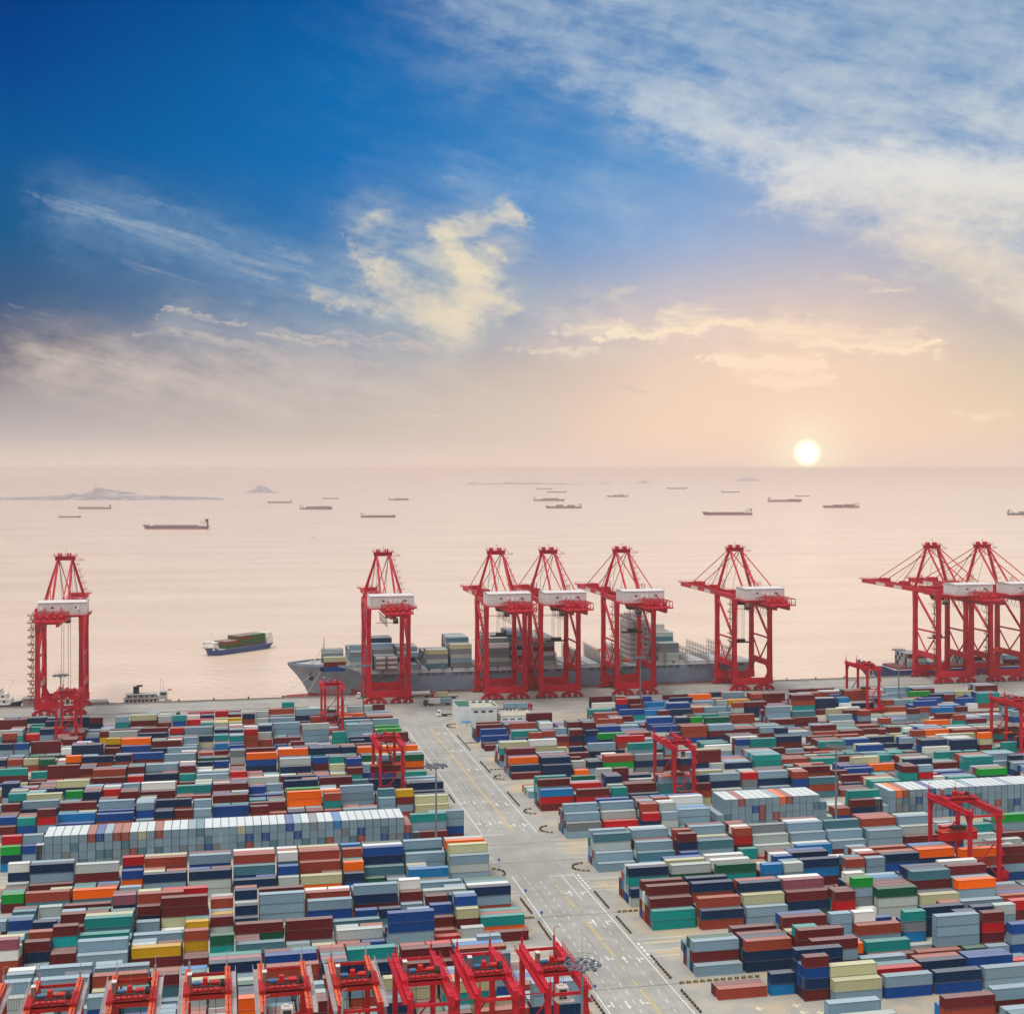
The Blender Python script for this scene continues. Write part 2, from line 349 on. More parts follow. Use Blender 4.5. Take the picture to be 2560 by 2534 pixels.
# side (0 left, 1 right of the road), block, row, then (bay, length, colours from the ground up; +20 = built as its own object)
YARD = [
(0,6,1,(22,2,4,3,12),(21,2,0,0,5),(2,4,6,6)),
(0,6,2,(22,2,7,16,0,8),(21,2,5,0,0,0),(2,4,10,3,0,30)),
(0,6,3,(1,4,6,5,0,0)),
(0,7,0,(23,2,0,6),(22,2,10,5,10),(21,2,7,0,8,6),(20,4,5,5),(18,4,7,7,25),(16,2,0,0),(15,2,3,7,3),(14,2,7,7,6),(13,2,0,0,0),(10,2,6,7,6),(9,2,7,7),(8,2,3,3),(7,2,0,6),(6,2,10,7),(5,4,0,0),(1,4,15,35)),
(0,7,1,(23,2,10,5,5),(22,2,6,0,7),(20,4,3,4,24),(17,2,5,6),(16,2,0,10,5,0),(15,2,15,0,3),(13,2,0,0,6,0),(12,4,5,5,25),(8,2,15,3),(7,2,0,6),(6,2,5,7,10,7),(5,2,3,7),(4,2,10,7),(3,2,6,0,0),(2,2,7,0,6,14),(1,4,6,10,35)),
(0,7,2,(23,2,6,6,6),(22,2,5,1,6),(20,2,7,0,10),(19,2,7,0,15),(18,4,5,3,5),(16,2,0,7,7,0),(15,4,0,5,7,23),(12,2,3,3,10),(11,2,5,3,10),(10,4,6,7,6),(8,2,5,1),(7,2,0,0),(6,2,15,10,7),(5,2,15,6),(3,2,2,3,2,2),(1,4,3,0,3)),
(0,7,3,(23,2,6,10,6),(20,4,0,10,6,26),(18,4,0,0,5,20),(16,2,6,7,0,0),(12,4,6,0,6,26),(10,2,6,5),(9,2,6,6,10),(8,4,7,3,29,29),(6,2,6,6,0,9),(3,2,3,6,0)),
(0,7,4,(23,2,6,6,10,6),(21,2,5),(20,2,16,10,0,10),(19,2,0,7,3),(18,2,6,7,15,3),(17,2,6,7,7),(16,2,10,6,6),(14,2,7,7,1),(12,2,16,3,7,5),(11,2,0,1,6,3),(10,2,3,7),(9,2,0,3,6),(6,2,7,5),(3,2,6,3,6),(1,4,7,3,3)),
(0,7,5,(23,2,0,6,3),(22,4,6,0,3,20),(19,2,0,16,0),(18,2,0,0,16,6),(16,2,3,6,0),(14,2,3,0,5),(12,2,0,5,6,6),(11,2,7,16,5,1),(10,2,1,7),(8,4,7,9,6,12),(6,2,10,10),(5,4,0,0,0,20),(3,2,10,3,3),(2,2,0,6),(1,4,16,0,6,23)),
(0,8,0,(24,2,6,3,0),(21,4,0,7,0),(17,2,6,0,6,6),(16,2,10,7,15),(14,4,3,6,7),(12,4,7,0,0),(10,2,5,10),(9,2,3,0),(8,2,6,7,10),(7,4,3,0,16),(5,2,7,0,3),(3,4,7,0)),
(0,8,1,(23,2,0,3),(22,4,15,0,15,35),(20,2,5,7,5),(19,2,3,6,3,3),(17,2,0,15,0,6),(16,2,10,0,3),(14,2,6,6,6),(10,2,3,5),(9,2,0,6),(8,2,6,10,6),(6,2,5,6,0),(3,2,15,5),(2,2,7,0),(1,4,3,3,6)),
(0,8,2,(23,4,0,7,3,10),(21,2,15,6,6),(20,2,6,6,10,12),(19,2,0,0,10,6),(18,2,3,6,6,8),(17,2,6,6,7,3),(14,4,10,1,0,30),(12,4,6,6,3,26),(8,4,3,5,3,23),(6,2,10,6,0),(2,2,16,7),(1,4,6,0,3)),
(0,8,3,(23,2,6,3,6,3),(22,2,1,5,10,0),(19,2,7,5,6,7),(18,2,7,6,3,10),(17,2,6,7,7),(13,2,6,0,10,15),(12,2,0,6,0,1),(11,2,0,6,5,5),(10,4,6,5),(7,2,6,6,5,7),(6,4,6,6,6,26),(1,4,10,1,0)),
(0,8,4,(23,2,6,3,3,15),(19,2,0,7,7,10),(18,2,7,7,3,16),(17,2,16,7,10),(16,4,6,7,6),(13,2,16,16,7,0),(12,2,7,0,16,6),(11,2,10,10,3,6),(10,2,6,5,5),(9,2,10,0),(6,2,1,16,15),(1,4,7,5)),
(0,8,5,(23,2,1,0,7,5),(19,2,6,7,7,0),(18,2,16,1,6,5),(17,2,10,5,0,0),(16,4,0,0,1,36),(13,2,3,7,16,15),(12,2,10,7,3,3),(11,2,0,0,15,7),(10,2,0,6,7),(9,2,0,0,0),(8,4,3,7,3,3),(6,2,6,0,10),(4,2,6,2,2),(3,4,10,3,23),(1,4,0,1,0)),
(0,9,0,(24,2,0,3,3),(22,2,5,3),(21,4,5,3,35),(19,4,3,6),(16,4,5,7),(14,2,15,6),(13,4,6,5,0),(11,2,6,15),(10,4,6),(6,2,16,5),(4,2,7,10,6),(2,2,7,5,0),(1,4,6,10)),
(0,9,1,(25,2,7,15),(24,2,6,10,5),(23,2,0,7),(22,2,3,6),(20,2,0,0,6),(19,4,6,6,6),(17,2,6,3,8),(16,2,10,7),(15,2,10,6),(14,2,10,10,10),(12,2,6,7),(11,2,0,0,8),(10,4,6,1),(8,2,7,6),(7,2,1,10),(6,2,16,7),(5,2,10,15),(4,2,7,1),(3,2,6,5),(1,4,15,6)),
(0,9,2,(25,2,5,6),(24,2,16,0),(23,2,10,0),(22,2,3,7),(19,4,7,7,7,27),(17,2,0,0,0),(16,4,3,3,23),(14,2,0,1,6,6),(13,4,0,6,0),(11,2,0,5,6),(10,2,16,7),(9,2,0,16),(8,2,7,16),(7,2,10,7),(6,2,10,7),(5,2,0,0),(4,2,7,5,6,5),(3,2,0,3,0),(2,2,7,15)),
(0,9,3,(24,2,6,0),(22,2,0,3),(19,2,7,6,0,6),(18,2,6,6,0,3),(17,2,1,6,6,6),(15,2,0,0,7),(14,2,10,15,5,0),(13,2,5,5,16),(12,2,10,7,15),(11,2,3,3,3),(10,2,0,6),(9,2,3,10),(8,4,7,3,23),(6,2,0,3),(5,2,15,6,15),(3,2,16,0,15),(2,2,3,3),(1,4,0,6,9,13)),
(0,9,4,(22,2,0,6),(18,2,7,7,0,10),(17,2,0,3,6,10),(16,4,0,6,0,20),(14,2,0,16,5,7),(13,2,10,7,0),(11,2,7,6,6),(10,2,16,3),(8,4,10,16,7,21),(6,2,3,5,6,5),(5,2,10,7,6,10),(4,2,6,6),(3,2,7,3,13,13),(2,2,3,0),(1,4,5,3,3,3)),
(0,9,5,(17,2,16,7,16,3),(16,2,0,6,7,6),(15,2,15,6,3,0),(14,2,10,3,1,16),(13,2,7,0,15),(10,2,10,8),(8,2,3,5,15,5),(7,2,10,3,3,3),(5,2,6,10,15,6),(4,2,0,7),(3,2,0,6,10,3),(2,2,3,3),(1,4,5,6,0,1)),
(0,10,0,(20,2,0,7,6),(19,2,10,7,0),(15,2,3,6,10),(9,2,0),(8,2,6,10,7),(6,2,0),(4,2,15,0,6),(3,2,0,5,0),(2,2,3,5,0),(1,4,1,6,7)),
(0,10,1,(25,2,5),(24,2,15),(23,2,6),(22,2,0),(20,2,6,3,3),(15,2,6,7,6),(14,2,0,6),(13,2,1,0,3),(12,2,3,7,5),(11,2,6,7),(10,4,6,3,5,9),(7,2,3,6,5),(4,2,1,3,3),(2,2,10,7,15),(1,4,0,6)),
(0,10,2,(25,4,10,6,10),(22,2,8),(21,2,1),(20,2,3,0,3),(15,2,0,10,3),(14,2,0,1),(8,4,6,15,6),(6,2,3),(5,2,6,6,1),(4,2,10,7,10),(3,4,0,1,5,9),(1,4,10,6,7,9)),
(0,10,3,(24,2,3),(23,2,6),(22,4,6,6,26),(20,2,16,0,7),(15,4,0,0,7,0),(11,2,10,6),(9,2,16),(8,4,7,6,7,9),(6,4,3,3,10,3),(4,2,0,3,7,3),(3,2,3,15,5,6),(2,2,3,7,3,15),(1,4,7,10,0,3)),
(0,10,4,(24,2,0),(23,2,10,10),(20,4,3,3,7,23),(18,2,6,5,7,3),(14,2,6,3,1,6),(13,4,6,0,13),(11,2,5,10,1,18),(8,2,6,16,10,16),(7,2,5,0,6,3),(6,2,16,1,7,5),(5,2,6,5,3,3),(4,2,6,5,7,6),(1,4,7,6,0,6)),
(0,10,5,(25,4,6),(21,2,7,6,6,9),(20,2,10,5,5,0),(19,2,16,3,0),(18,2,3,0,7,0),(17,4,5,5,6,5),(14,2,10,3,0,16),(13,2,10,0,5),(12,2,0,6,6),(11,2,7,7,3,5),(10,4,10,5,0,6),(8,2,7,0,6,3),(7,2,5,0,3,3),(5,2,7,6,3,6),(4,2,0,1,10,7),(3,4,6,6,3,6)),
(0,11,0,(26,2,6),(23,2,6,13),(22,2,10),(21,4,10,3,3,3),(19,2,0,6),(16,2,3,10,3),(15,4,0,0,0),(13,2,6,7),(11,2,6,16,5),(10,2,10,3),(9,4,0),(3,2,7,6,3),(1,4,15,6,6,6)),
(0,11,1,(26,2,3,3),(25,2,0,7),(24,2,7,15),(23,2,10,6),(22,2,10),(21,2,0,3,16,7),(20,2,0,0,6,6),(18,2,15,7),(16,4,1,6,0,6),(14,2,3,5),(13,2,6,7),(12,2,6,6),(10,2,7,3),(8,2,0),(7,2,0,0,6),(4,2,0,0),(1,4,15,0,0)),
(0,11,2,(26,2,6,6),(25,2,5,3),(22,2,7),(21,2,0,7,6,5),(19,2,7,6,6),(18,2,0,7),(17,2,7,6),(16,2,5,6,15,10),(15,2,3,10,6,16),(14,2,1,15,0),(13,2,7,3),(12,2,3,0,4),(11,2,6,6,5),(8,2,0),(6,2,10,3),(4,2,10,6),(1,4,15,0,10)),
(0,11,3,(26,2,3,0),(25,2,6,3),(23,2,5),(22,2,6),(20,2,3,3,1),(19,2,0,0),(18,4,6,6,5),(16,2,5,3,7,7),(14,2,3,6,5,0),(13,2,15,3),(12,2,6,5,7),(11,2,0,7,6,10),(8,2,6),(7,2,7,6),(6,2,10,6),(3,4,7,3,3),(1,4,16,0,6)),
(0,11,4,(25,2,5,0),(23,2,6),(22,2,16),(20,2,7,1,5),(19,2,6,3),(18,4,3,6,16,9),(14,2,1,16,3,3),(13,2,3,7,15,3),(12,2,10,10,3,10),(11,2,7,5,0,1),(8,2,0),(7,2,3,1),(6,2,6,0),(2,2,1,3,6),(1,4,7,6,0)),
(0,11,5,(23,2,15),(22,2,16),(20,2,3,0,3),(19,2,5,10,6,14),(18,2,0,0,6,7),(17,2,6,10,1,3),(15,2,1,0,6),(14,2,3,6,7,6),(12,2,3,0,10,5),(11,2,6,6,0,3),(8,2,6),(7,2,3,0),(2,2,10,15,0),(1,4,7,6,3)),
(0,12,0,(26,2,7),(25,2,10),(24,4,13),(22,2,6,16),(21,2,3,10,16),(17,4,3,3,3,3),(11,2,3,3,3,3),(10,2,3,7,7,8),(7,2,3),(5,2,1),(4,2,10,10,10),(3,4,0,10)),
(0,12,1,(26,2,6,0,3),(25,2,6,0,5),(24,2,10),(23,2,0),(22,2,0,10),(16,2,0,0,10),(15,2,7,0,7),(12,2,3,5,3,3),(11,2,5,6,6,0),(10,4,7,7),(8,2,5),(7,2,6),(5,2,5),(4,2,6),(3,4,6,0,0,0),(1,4,3,7,12)),
(0,12,2,(25,2,6),(24,4,3,6,6),(22,2,7,1),(20,2,6,6),(18,2,0,7,7),(15,2,1,3,10),(12,2,1,10,7,6),(11,2,10,3,0,6),(10,4,0,1,1),(8,4,6,6),(4,2,0),(3,2,7,1,7,10),(2,2,0,10,0,3)),
(0,12,3,(25,2,6),(22,2,6,10,6),(19,4,1,15,1,1),(12,2,0,10,3,10),(11,2,0,6,15,6),(10,2,7,5,0,16),(9,2,6,10,3,3),(8,2,6,10),(7,2,0,3),(6,4,0,0,0,1),(4,2,7),(3,2,6,6,0),(2,2,3,6,3,3),(1,4,3,7)),
(0,12,4,(25,2,0),(22,2,0,5,6),(21,2,6,3),(15,2,0,7,3,8),(14,4,0,15,0,0),(12,2,3,6,3,6),(11,2,6,0,0,7),(10,2,7,3,1,6),(9,2,0,6,7,0),(8,2,6,0),(7,2,7,5),(4,2,10),(3,2,7,6,3),(1,4,3,6,12)),
(0,12,5,(26,2,7,7,6,7),(25,2,3),(22,2,16,3,6),(21,2,5,6),(19,4,3,0,6,6),(17,4,6,6,6,6),(15,2,10,0,0,3),(14,2,7,6,3,6),(13,2,10,3,3,3),(12,2,0,10,0,3),(11,2,0,6,15,16),(9,2,6,6,5,0),(8,4,0,3,0,0),(4,2,15),(3,4,6,0,6,0),(1,4,0,0,7,0)),
(0,13,0,(27,4,15,10,1),(24,2,6,0,3),(18,4,6,3),(16,2,0,0),(15,2,6,3),(13,2,16,6,10),(12,2,1,5,15),(11,2,0,3,15),(10,2,0),(8,2,6),(6,2,7,6),(5,4,7),(3,4,10,0,3),(1,4,10,6,6)),
(0,13,1,(26,2,0,7,0),(25,2,6,8),(24,2,16,10,6),(23,2,3),(22,2,6,6),(21,2,5),(20,2,14,6),(16,2,6,10),(15,2,7,6),(13,2,6,6,7),(12,2,3,6,14),(10,2,7),(8,2,5),(6,2,6,6),(4,2,5),(3,2,6,10,9),(1,4,7,6,7)),
(0,13,2,(26,2,7,3,7),(25,2,16,7),(23,2,7),(22,2,3,7),(21,2,6),(20,2,10,6),(18,2,5,10),(16,2,10,3,6),(15,2,6,15),(13,2,0,16,1),(12,2,0,0,1),(10,2,10),(8,2,6),(4,2,16),(1,4,3,6,7)),
(0,13,3,(26,2,6,10,6),(24,2,6),(23,2,6),(22,2,6,7),(21,2,10),(20,2,6,0),(18,2,6,7),(16,2,1,0,3,1),(15,2,10,10,5,10),(10,2,3),(8,2,6),(7,2,6,5),(4,2,3),(3,2,3,6),(1,4,6,1,0)),
(0,13,4,(26,2,6,1),(24,2,6),(23,2,6),(22,2,7,3),(21,2,3),(20,2,10,0),(19,2,5,0,10,0),(18,2,7,0),(16,2,0,6,16,6),(14,4,3,0,8),(12,4,7,3,14),(10,2,16),(9,2,5),(8,2,0),(4,2,7),(3,4,6,7,9)),
(0,13,5,(27,4,6,7,6,6),(24,2,1),(23,2,7),(22,2,7,6),(21,2,1),(20,2,16,0),(19,2,5,0,7),(18,4,6,15,6,15),(16,2,16,7,7,1),(15,2,3,0,15),(12,2,1,16,6),(10,2,10),(9,2,10),(8,2,7),(4,2,7),(3,2,6,10),(2,2,15,6,6),(1,4,10,0,0)),
(0,14,0,(26,2,6,0),(25,2,5,10),(24,2,3,0,3),(23,2,16,0,6),(21,2,0),(19,2,15,10),(15,2,0,7,7),(14,2,6,6,16),(13,2,6,10,3),(11,2,3,0,6),(10,2,15,7,3),(9,2,1,1),(8,4,6,0),(5,2,3,7),(4,2,0,6,0),(3,2,6,6)),
(0,14,1,(26,2,3,6),(24,2,3,7),(23,2,6,15),(22,2,10),(21,2,0),(19,2,0,10),(17,2,10,3,3),(15,2,0,10,0),(14,2,0,10,8),(13,2,7,3,6),(11,2,3,6,10),(10,2,10,0,7),(9,2,7,3),(8,2,10,6),(6,2,3),(4,2,0,0,10),(3,2,6,7)),
(0,14,2,(26,2,7,7),(24,2,7,7),(23,2,0,6,6),(22,2,0),(21,2,5,3,6),(19,4,3,6),(17,2,1,0,7),(14,2,7,6,3),(11,2,7,6,5),(9,2,0,0,1),(8,2,15),(6,4,16,3),(4,2,6,3,15),(3,2,10,7),(2,2,1,5)),
(0,14,3,(28,2,16,0,16),(27,2,10,0,7),(26,4,3,10),(24,2,3,3,3),(22,2,3,3,3),(20,2,0),(19,2,0,0),(17,2,6,0,3),(9,2,6,6,6),(8,4,7,0),(6,4,0,7,0),(4,2,6,5,0),(3,2,7,6)),
(0,14,4,(28,2,10,7,16),(27,2,6,6,3),(26,4,3,7,3),(23,2,10,6),(21,2,3),(20,2,7),(19,2,10,0),(17,2,7,3,10),(14,4,6,3,8),(12,4,3,3,8),(8,4,5,16,7),(6,2,10,10,10),(5,2,3,7,15),(2,4,10,1,1)),
(0,14,5,(28,2,3,10,7),(27,2,3,5,5),(26,2,6,10,6),(25,2,10,3,10),(23,2,7,16),(21,2,3),(20,2,5),(19,2,0,16),(17,2,0,7,0),(14,2,16,3,3),(13,2,7,1,6),(12,2,0,0,7),(11,2,5,6,10),(10,2,3),(8,2,3,6,7),(7,2,5,5,0,10),(6,2,5,0,7),(5,2,0,6,0),(4,2,16,0),(2,2,0,6,3),(1,4,10,0,6)),
(0,1,0,(9,2,10,6,6,26),(5,4,0,6),(3,4,3,27),(1,4,0,23,20,20)),
(0,1,1,(12,2,5,7,1),(9,2,0,3,1,6),(8,2,6,2),(6,2,6,7,23),(5,2,3,13),(4,2,6,2),(1,4,4,6)),
(0,1,2,(14,2,3,0,0),(13,2,15,6,7),(12,2,6,7,6),(11,2,13,7,9,29),(10,2,0,2),(9,2,0,5,0,1),(6,2,10,0,2),(5,2,1,0),(4,4,0,15,30,35),(1,4,0,0)),
(0,1,3,(14,2,0,15,0),(13,2,1,1,6),(11,2,16,13,1,3),(10,2,2,6),(9,2,5,5,1),(6,2,7,7,3),(5,2,0,6),(4,2,5,7,0,9),(2,2,7),(1,4,2,0)),
(0,1,4,(18,2,15,5,2),(14,2,15,5,0),(11,2,2,4,5,3),(10,2,5,6),(9,2,6,6,0,0),(8,2,3),(7,2,2),(6,4,3,6,35,35),(4,2,3,2,6,4),(1,4,7)),
(0,1,5,(18,2,6,6,10),(16,2,6,2,5,20),(12,2,6,1),(11,2,6,6,2),(10,2,3,2),(9,2,6,5,4),(8,2,2),(7,2,0),(6,2,5,7,6),(4,2,0,7,6,0),(3,4,15),(1,4,13)),
(0,2,0,(18,2,0,2,26),(17,2,7,0),(16,2,6,3),(15,4,5),(13,2,5,1,26),(12,2,7,21,26),(11,4,10,0,33),(8,2,1,20,27),(7,4,27,20),(3,4,5,0,25,22),(1,4,7)),
(0,2,1,(19,2,2,1,21),(18,2,7,6,13),(16,2,15,6,15),(15,2,2,22,30),(14,2,1),(13,2,6,6,10),(11,2,13,3,1),(10,4,7,0,7,27),(8,2,3,10,3,23),(7,2,7,3),(6,2,7,3),(4,2,0,3),(3,2,7,3,6),(1,4,0)),
(0,2,2,(19,2,0,0,0,20),(18,4,0,1,20,20),(16,4,1,7,7,27),(13,2,1,1,15),(12,2,15,2,15),(11,2,6,4,2),(8,2,0,1,3,17),(7,2,7,7),(5,4,6,10,26),(3,4,7,0,16,27),(1,4,4)),
(0,2,3,(20,2,0),(17,2,0,1,6,3),(15,2,0,10,6),(14,2,0),(12,4,5,3,0,23),(10,2,1,7,0),(8,2,2,2,6,2),(7,4,1,3,23),(5,4,6,7,6,26),(3,4,4,4,6,4),(1,4,0)),
(0,2,4,(20,2,6),(19,2,0,6,6,0),(16,4,1,0,6,20),(14,2,0,22,26),(13,2,7,6,2),(12,4,4,6,10,17),(10,4,5,3,6,25),(8,2,16,6,0,6),(7,4,7,6,10,30),(5,2,6,5,0,7),(4,2,5,0,1,8),(3,2,7,0,6,1),(1,4,6)),
(0,2,5,(20,2,7),(19,2,2,7,7,16),(18,4,16,4,10,20),(16,2,6,6,1,0),(15,2,5,6,0),(14,2,3,16,7),(13,2,3,6,4),(12,4,10,10,7,10),(10,2,3,2,5,6),(9,2,3,16,0,2),(8,2,6,0,0,7),(7,2,0,7,2,6),(5,2,10,10,15),(2,2,3,0,0,0),(1,4,6)),
(0,3,0,(21,4,7,7,16,37),(19,2,0),(17,4,0,20),(13,2,26),(12,2,3,10,33),(11,4,6,22),(9,2,2),(8,2,7),(5,4,1,20,25,25),(2,2,13,21)),
(0,3,1,(20,2,1,7,1),(19,2,0),(18,2,6,26),(17,4,0,10,20),(15,4,26,34),(13,2,6),(11,2,10,6),(10,2,2),(9,2,13),(8,2,15),(7,2,7),(6,2,5),(5,4,0),(3,4,8),(1,4,26)),
(0,3,2,(21,4,5,0,3),(19,2,6,23,26),(18,2,5,6),(16,2,3,2),(15,2,10,1),(14,2,3,6),(13,2,7,34,27),(11,2,7,6),(9,2,0),(8,2,3),(7,4,5,21),(5,4,5,5),(2,2,6)),
(0,3,3,(20,2,2,6,2),(18,2,6,6,31,26),(17,4,1,10,30),(15,2,3,0),(14,2,3),(11,4,0,13,26),(9,4,1,26,26),(7,2,16,1),(6,2,0,7),(5,2,15),(3,2,7),(2,2,15,6,35),(1,4,9,30)),
(0,3,4,(21,4,15,15,15),(16,2,5,4),(14,2,7),(10,2,0,6),(7,2,1),(5,2,7),(4,2,7,3,0),(3,2,6,26),(2,2,2,6,2,25),(1,4,6,7)),
(0,3,5,(21,2,0,16,7),(19,2,7,5,7),(16,2,0,10),(15,4,1,20),(9,2,6,10),(7,4,3,22),(5,2,13),(3,2,5,5,25),(2,2,6,0,6,0),(1,4,5,10)),
(0,4,0,(20,2,3,2),(19,2,1,3,3),(17,4,6,2,30),(14,2,10),(13,2,10,14),(11,2,6,3),(9,4,15),(7,2,2),(6,2,0,5),(5,2,2,3),(3,2,3,1,6),(2,2,6,5,3)),
(0,4,1,(21,2,0,3,0),(20,2,1,5,25),(18,2,6,6),(17,4,15,15,15),(15,2,6,20),(14,2,16),(13,2,5,10),(12,2,1,26),(11,2,0,3,23),(10,4,2,20,20,20),(8,4,0,25,20),(6,2,6),(5,2,1),(4,2,1,0),(3,2,6,16)),
(0,4,2,(20,2,3,6,2),(19,2,4,5),(18,4,6,6,26),(16,2,7,1,2),(14,4,1,15,26,26),(12,2,3,14),(11,2,4,10,1),(9,2,5,0,1),(8,4,4),(6,4,0,6,23,20),(4,2,5,6,26),(3,4,6,3,21),(1,4,7,20,23)),
(0,4,3,(19,2,5,3),(18,2,6,2,0),(17,2,3,7,13),(16,2,0,3),(15,2,6,3,26),(12,2,0,0),(11,2,3,6,3,23),(10,4,6,0,6,26),(8,2,6),(6,2,7,0,6),(4,2,15,16,16,36),(3,2,2,6),(2,2,5,0,0),(1,4,16,13,16)),
(0,4,4,(20,2,2,2,2),(19,2,0,0),(16,2,3,3,3,37),(15,4,7,7,7,27),(13,2,7,5),(12,2,5,7,27),(11,2,7,3,3,7),(8,4,7,7,27),(6,2,6,7,2),(4,2,6,6,16),(3,2,5,1),(1,4,0,7,2)),
(0,4,5,(21,2,0,2),(20,2,2,0,6),(19,2,6,0,21),(18,4,3,6,26),(16,2,3,0,5,6),(15,2,10,13,1,15),(14,4,0,3,0,28),(12,2,5,0,1),(8,2,13,5,16),(7,2,0,0,16),(6,4,5,3,0),(4,2,6,0,3),(3,4,3,0,20),(1,4,7,7,13)),
(0,5,0,(21,2,6,32),(20,4,2,27),(18,4,2,29),(16,2,2,0),(11,4,16,23),(9,2,1,1),(8,4,9,35),(6,2,5,3),(4,2,0),(3,4,1,24)),
(0,5,1,(22,2,1),(21,2,6,10),(19,2,5,15),(18,2,0,10),(17,2,6,6),(15,4,0,0,23),(13,4,1,21,23),(10,2,6,5),(9,2,10,6,5),(7,2,0,6),(6,2,15,0,9),(5,2,13),(4,2,3),(3,2,0,0),(1,4,0,21,20)),
(0,5,2,(22,2,6),(21,2,4,6),(18,2,7,2),(17,2,15,4),(16,2,4),(15,2,2,6,15),(14,2,6,5,7),(13,2,0,2,5),(12,2,5,7,6),(11,4,6,5,22),(8,4,4,7,27),(6,2,6,2,10),(5,4,2,22),(3,2,10,15),(1,4,15,13,15,35)),
(0,5,3,(22,2,2),(20,4,6,26),(18,4,10,6,26,21),(16,2,10,9,25),(15,2,10,3,7),(11,4,5,7,7,27),(9,2,2,0,2,16),(8,4,7,7,6,27),(6,2,7,7,1,7),(5,4,5,5,23,25),(3,4,0,0,20),(1,4,0,0,13)),
(0,5,4,(22,2,6),(21,2,1,1),(20,4,10,0,20,23),(17,2,2,6),(15,4,0,6,7,27),(13,4,1,0,5,20),(11,4,3,0,0,7),(9,2,6,1,7,7),(8,4,2,2,7,7),(6,2,0,16,5),(5,4,0,5,7,16),(3,2,7,2),(1,4,0,3,10,9)),
(0,5,5,(22,2,7),(21,2,5,3,3,36),(20,4,16,3,2,0),(18,4,6,6),(16,2,6,7,5,8),(15,4,6,4,1,15),(13,4,6,6,6,6),(11,4,16,0,0,16),(9,2,16,16,1,16),(8,4,16,1,15,15),(6,2,6,6,9,4),(5,4,13,13,13,13),(3,4,0,1,2,20),(1,4,5,1,2,1)),
(1,6,0,(2,4,16),(4,2,7,3,8),(5,2,1,1,0),(6,4,10)),
(1,6,1,(0,4,0,38),(2,4,6,28),(4,2,7,5,6,7),(5,2,3,5,6,1),(6,4,0,0,20),(15,2,5,7),(16,4,6,3,6)),
(1,6,2,(0,4,0,6,20),(2,4,0,6,21),(4,2,5,4,1,6),(5,2,0,3,6,16),(6,4,1,1,4),(15,2,15,7),(16,4,3,10,10,10)),
(1,6,3,(0,4,5,4,6,20),(2,4,0,4,5,20),(4,2,3,15,13,0),(6,4,3,0,0),(15,2,6,16)),
(1,6,4,(0,4,2,7,2),(2,4,0,3,1),(4,2,6,4,0,6),(5,2,6,10,3,7),(6,4,1,13,5,36),(15,2,0,1)),
(1,6,5,(0,4,7,16,6),(2,4,5,0,1,5),(4,2,0,13,0,3),(5,2,5,0,2,4),(6,4,3,7,4,5),(15,2,4,0)),
(1,7,0,(2,4,3,8,26),(4,2,3,10,10),(5,4,3,3),(8,2,3,6),(9,2,15,7,6),(10,4,1,1),(13,4,7,0),(15,2,7,5,5,7),(16,4,2,7,22),(18,4,7),(20,4,7,10),(22,2,6,10,10,6),(23,2,3,0,8,0),(25,4,10,10),(27,4,7,3,32),(30,4,7,16,0)),
(1,7,1,(0,4,6,8,24),(2,4,7,6),(7,4,3,10,2,20),(9,2,6,1,3,3),(10,4,5,6,3,20),(12,2,3,0,18,8),(13,4,3,6,3,20),(15,2,6,3,3,7),(18,4,3),(20,4,0,10),(22,2,6,0,10,6),(24,2,3,16),(25,4,5,0),(27,4,10,0,7),(30,4,1,6,5)),
(1,7,2,(0,4,6),(2,4,7,0),(4,2,0,5,1),(5,4,6,6,26),(7,4,3,0,0,6),(12,2,0,6,7,15),(13,4,0,6,5,6),(15,2,0,16,15,1),(18,4,6),(20,4,0,15),(22,2,5,1,0,3),(25,4,6,5),(27,4,7,1,0),(30,4,10,3)),
(1,7,3,(0,4,3,0,0,26),(2,4,10,6),(4,2,3,3,6,3),(5,4,1,7,6),(7,4,5,0,7,7),(12,2,1,15,10,0),(13,4,7,7,7,3),(16,4,6,6,7,6),(20,4,5,7),(22,2,1,5),(24,2,3,8),(27,4,0,7),(29,2,7),(30,4,5,5,0)),
(1,7,4,(0,4,7,5,0),(2,4,6,0,8),(4,2,10,3,5,5),(7,4,3,6,3),(16,2,0,3,0,7),(17,4,7),(19,4,3),(21,2,6,18),(22,2,0,6),(24,2,3,0),(25,4,5,5),(27,4,10,0,10,30),(30,4,0,3,3)),
(1,7,5,(0,4,0,10,10,10),(2,4,3,0,0),(4,2,3,7,0,6),(16,4,6,6,5,7),(18,2,16),(19,4,0,6),(21,2,0,10),(22,2,3,6),(25,4,16,0),(27,4,3,0,10,0),(30,4,10,6)),
(1,8,0,(4,2,7,1,1,1),(5,2,10,6,6,6),(10,4,0,0,15),(14,4,15,10,6),(16,4,6,3,3),(19,2,7,6),(31,2,0,3,3)),
(1,8,1,(0,4,0),(6,4,10,1),(10,4,3,1,5),(16,4,5,0,10),(20,4,3,5),(24,4,0,0,3),(30,4,7,0)),
(1,8,2,(0,4,1),(24,4,7,3,1),(26,4,6,6),(28,4,10,6,7),(30,4,6,16,0)),
(1,8,3,(0,4,10),(20,4,7,5),(22,4,18,9),(24,4,15,6,6),(26,4,6,0),(28,4,5,15,7),(30,4,5,16,0)),
(1,8,4,(0,4,15),(6,4,3,3),(20,2,7,6),(21,4,3,15,15),(23,2,7,3),(24,4,0,6,6),(26,4,15,10),(28,4,0,6),(30,4,0,7,10),(32,4,0,7)),
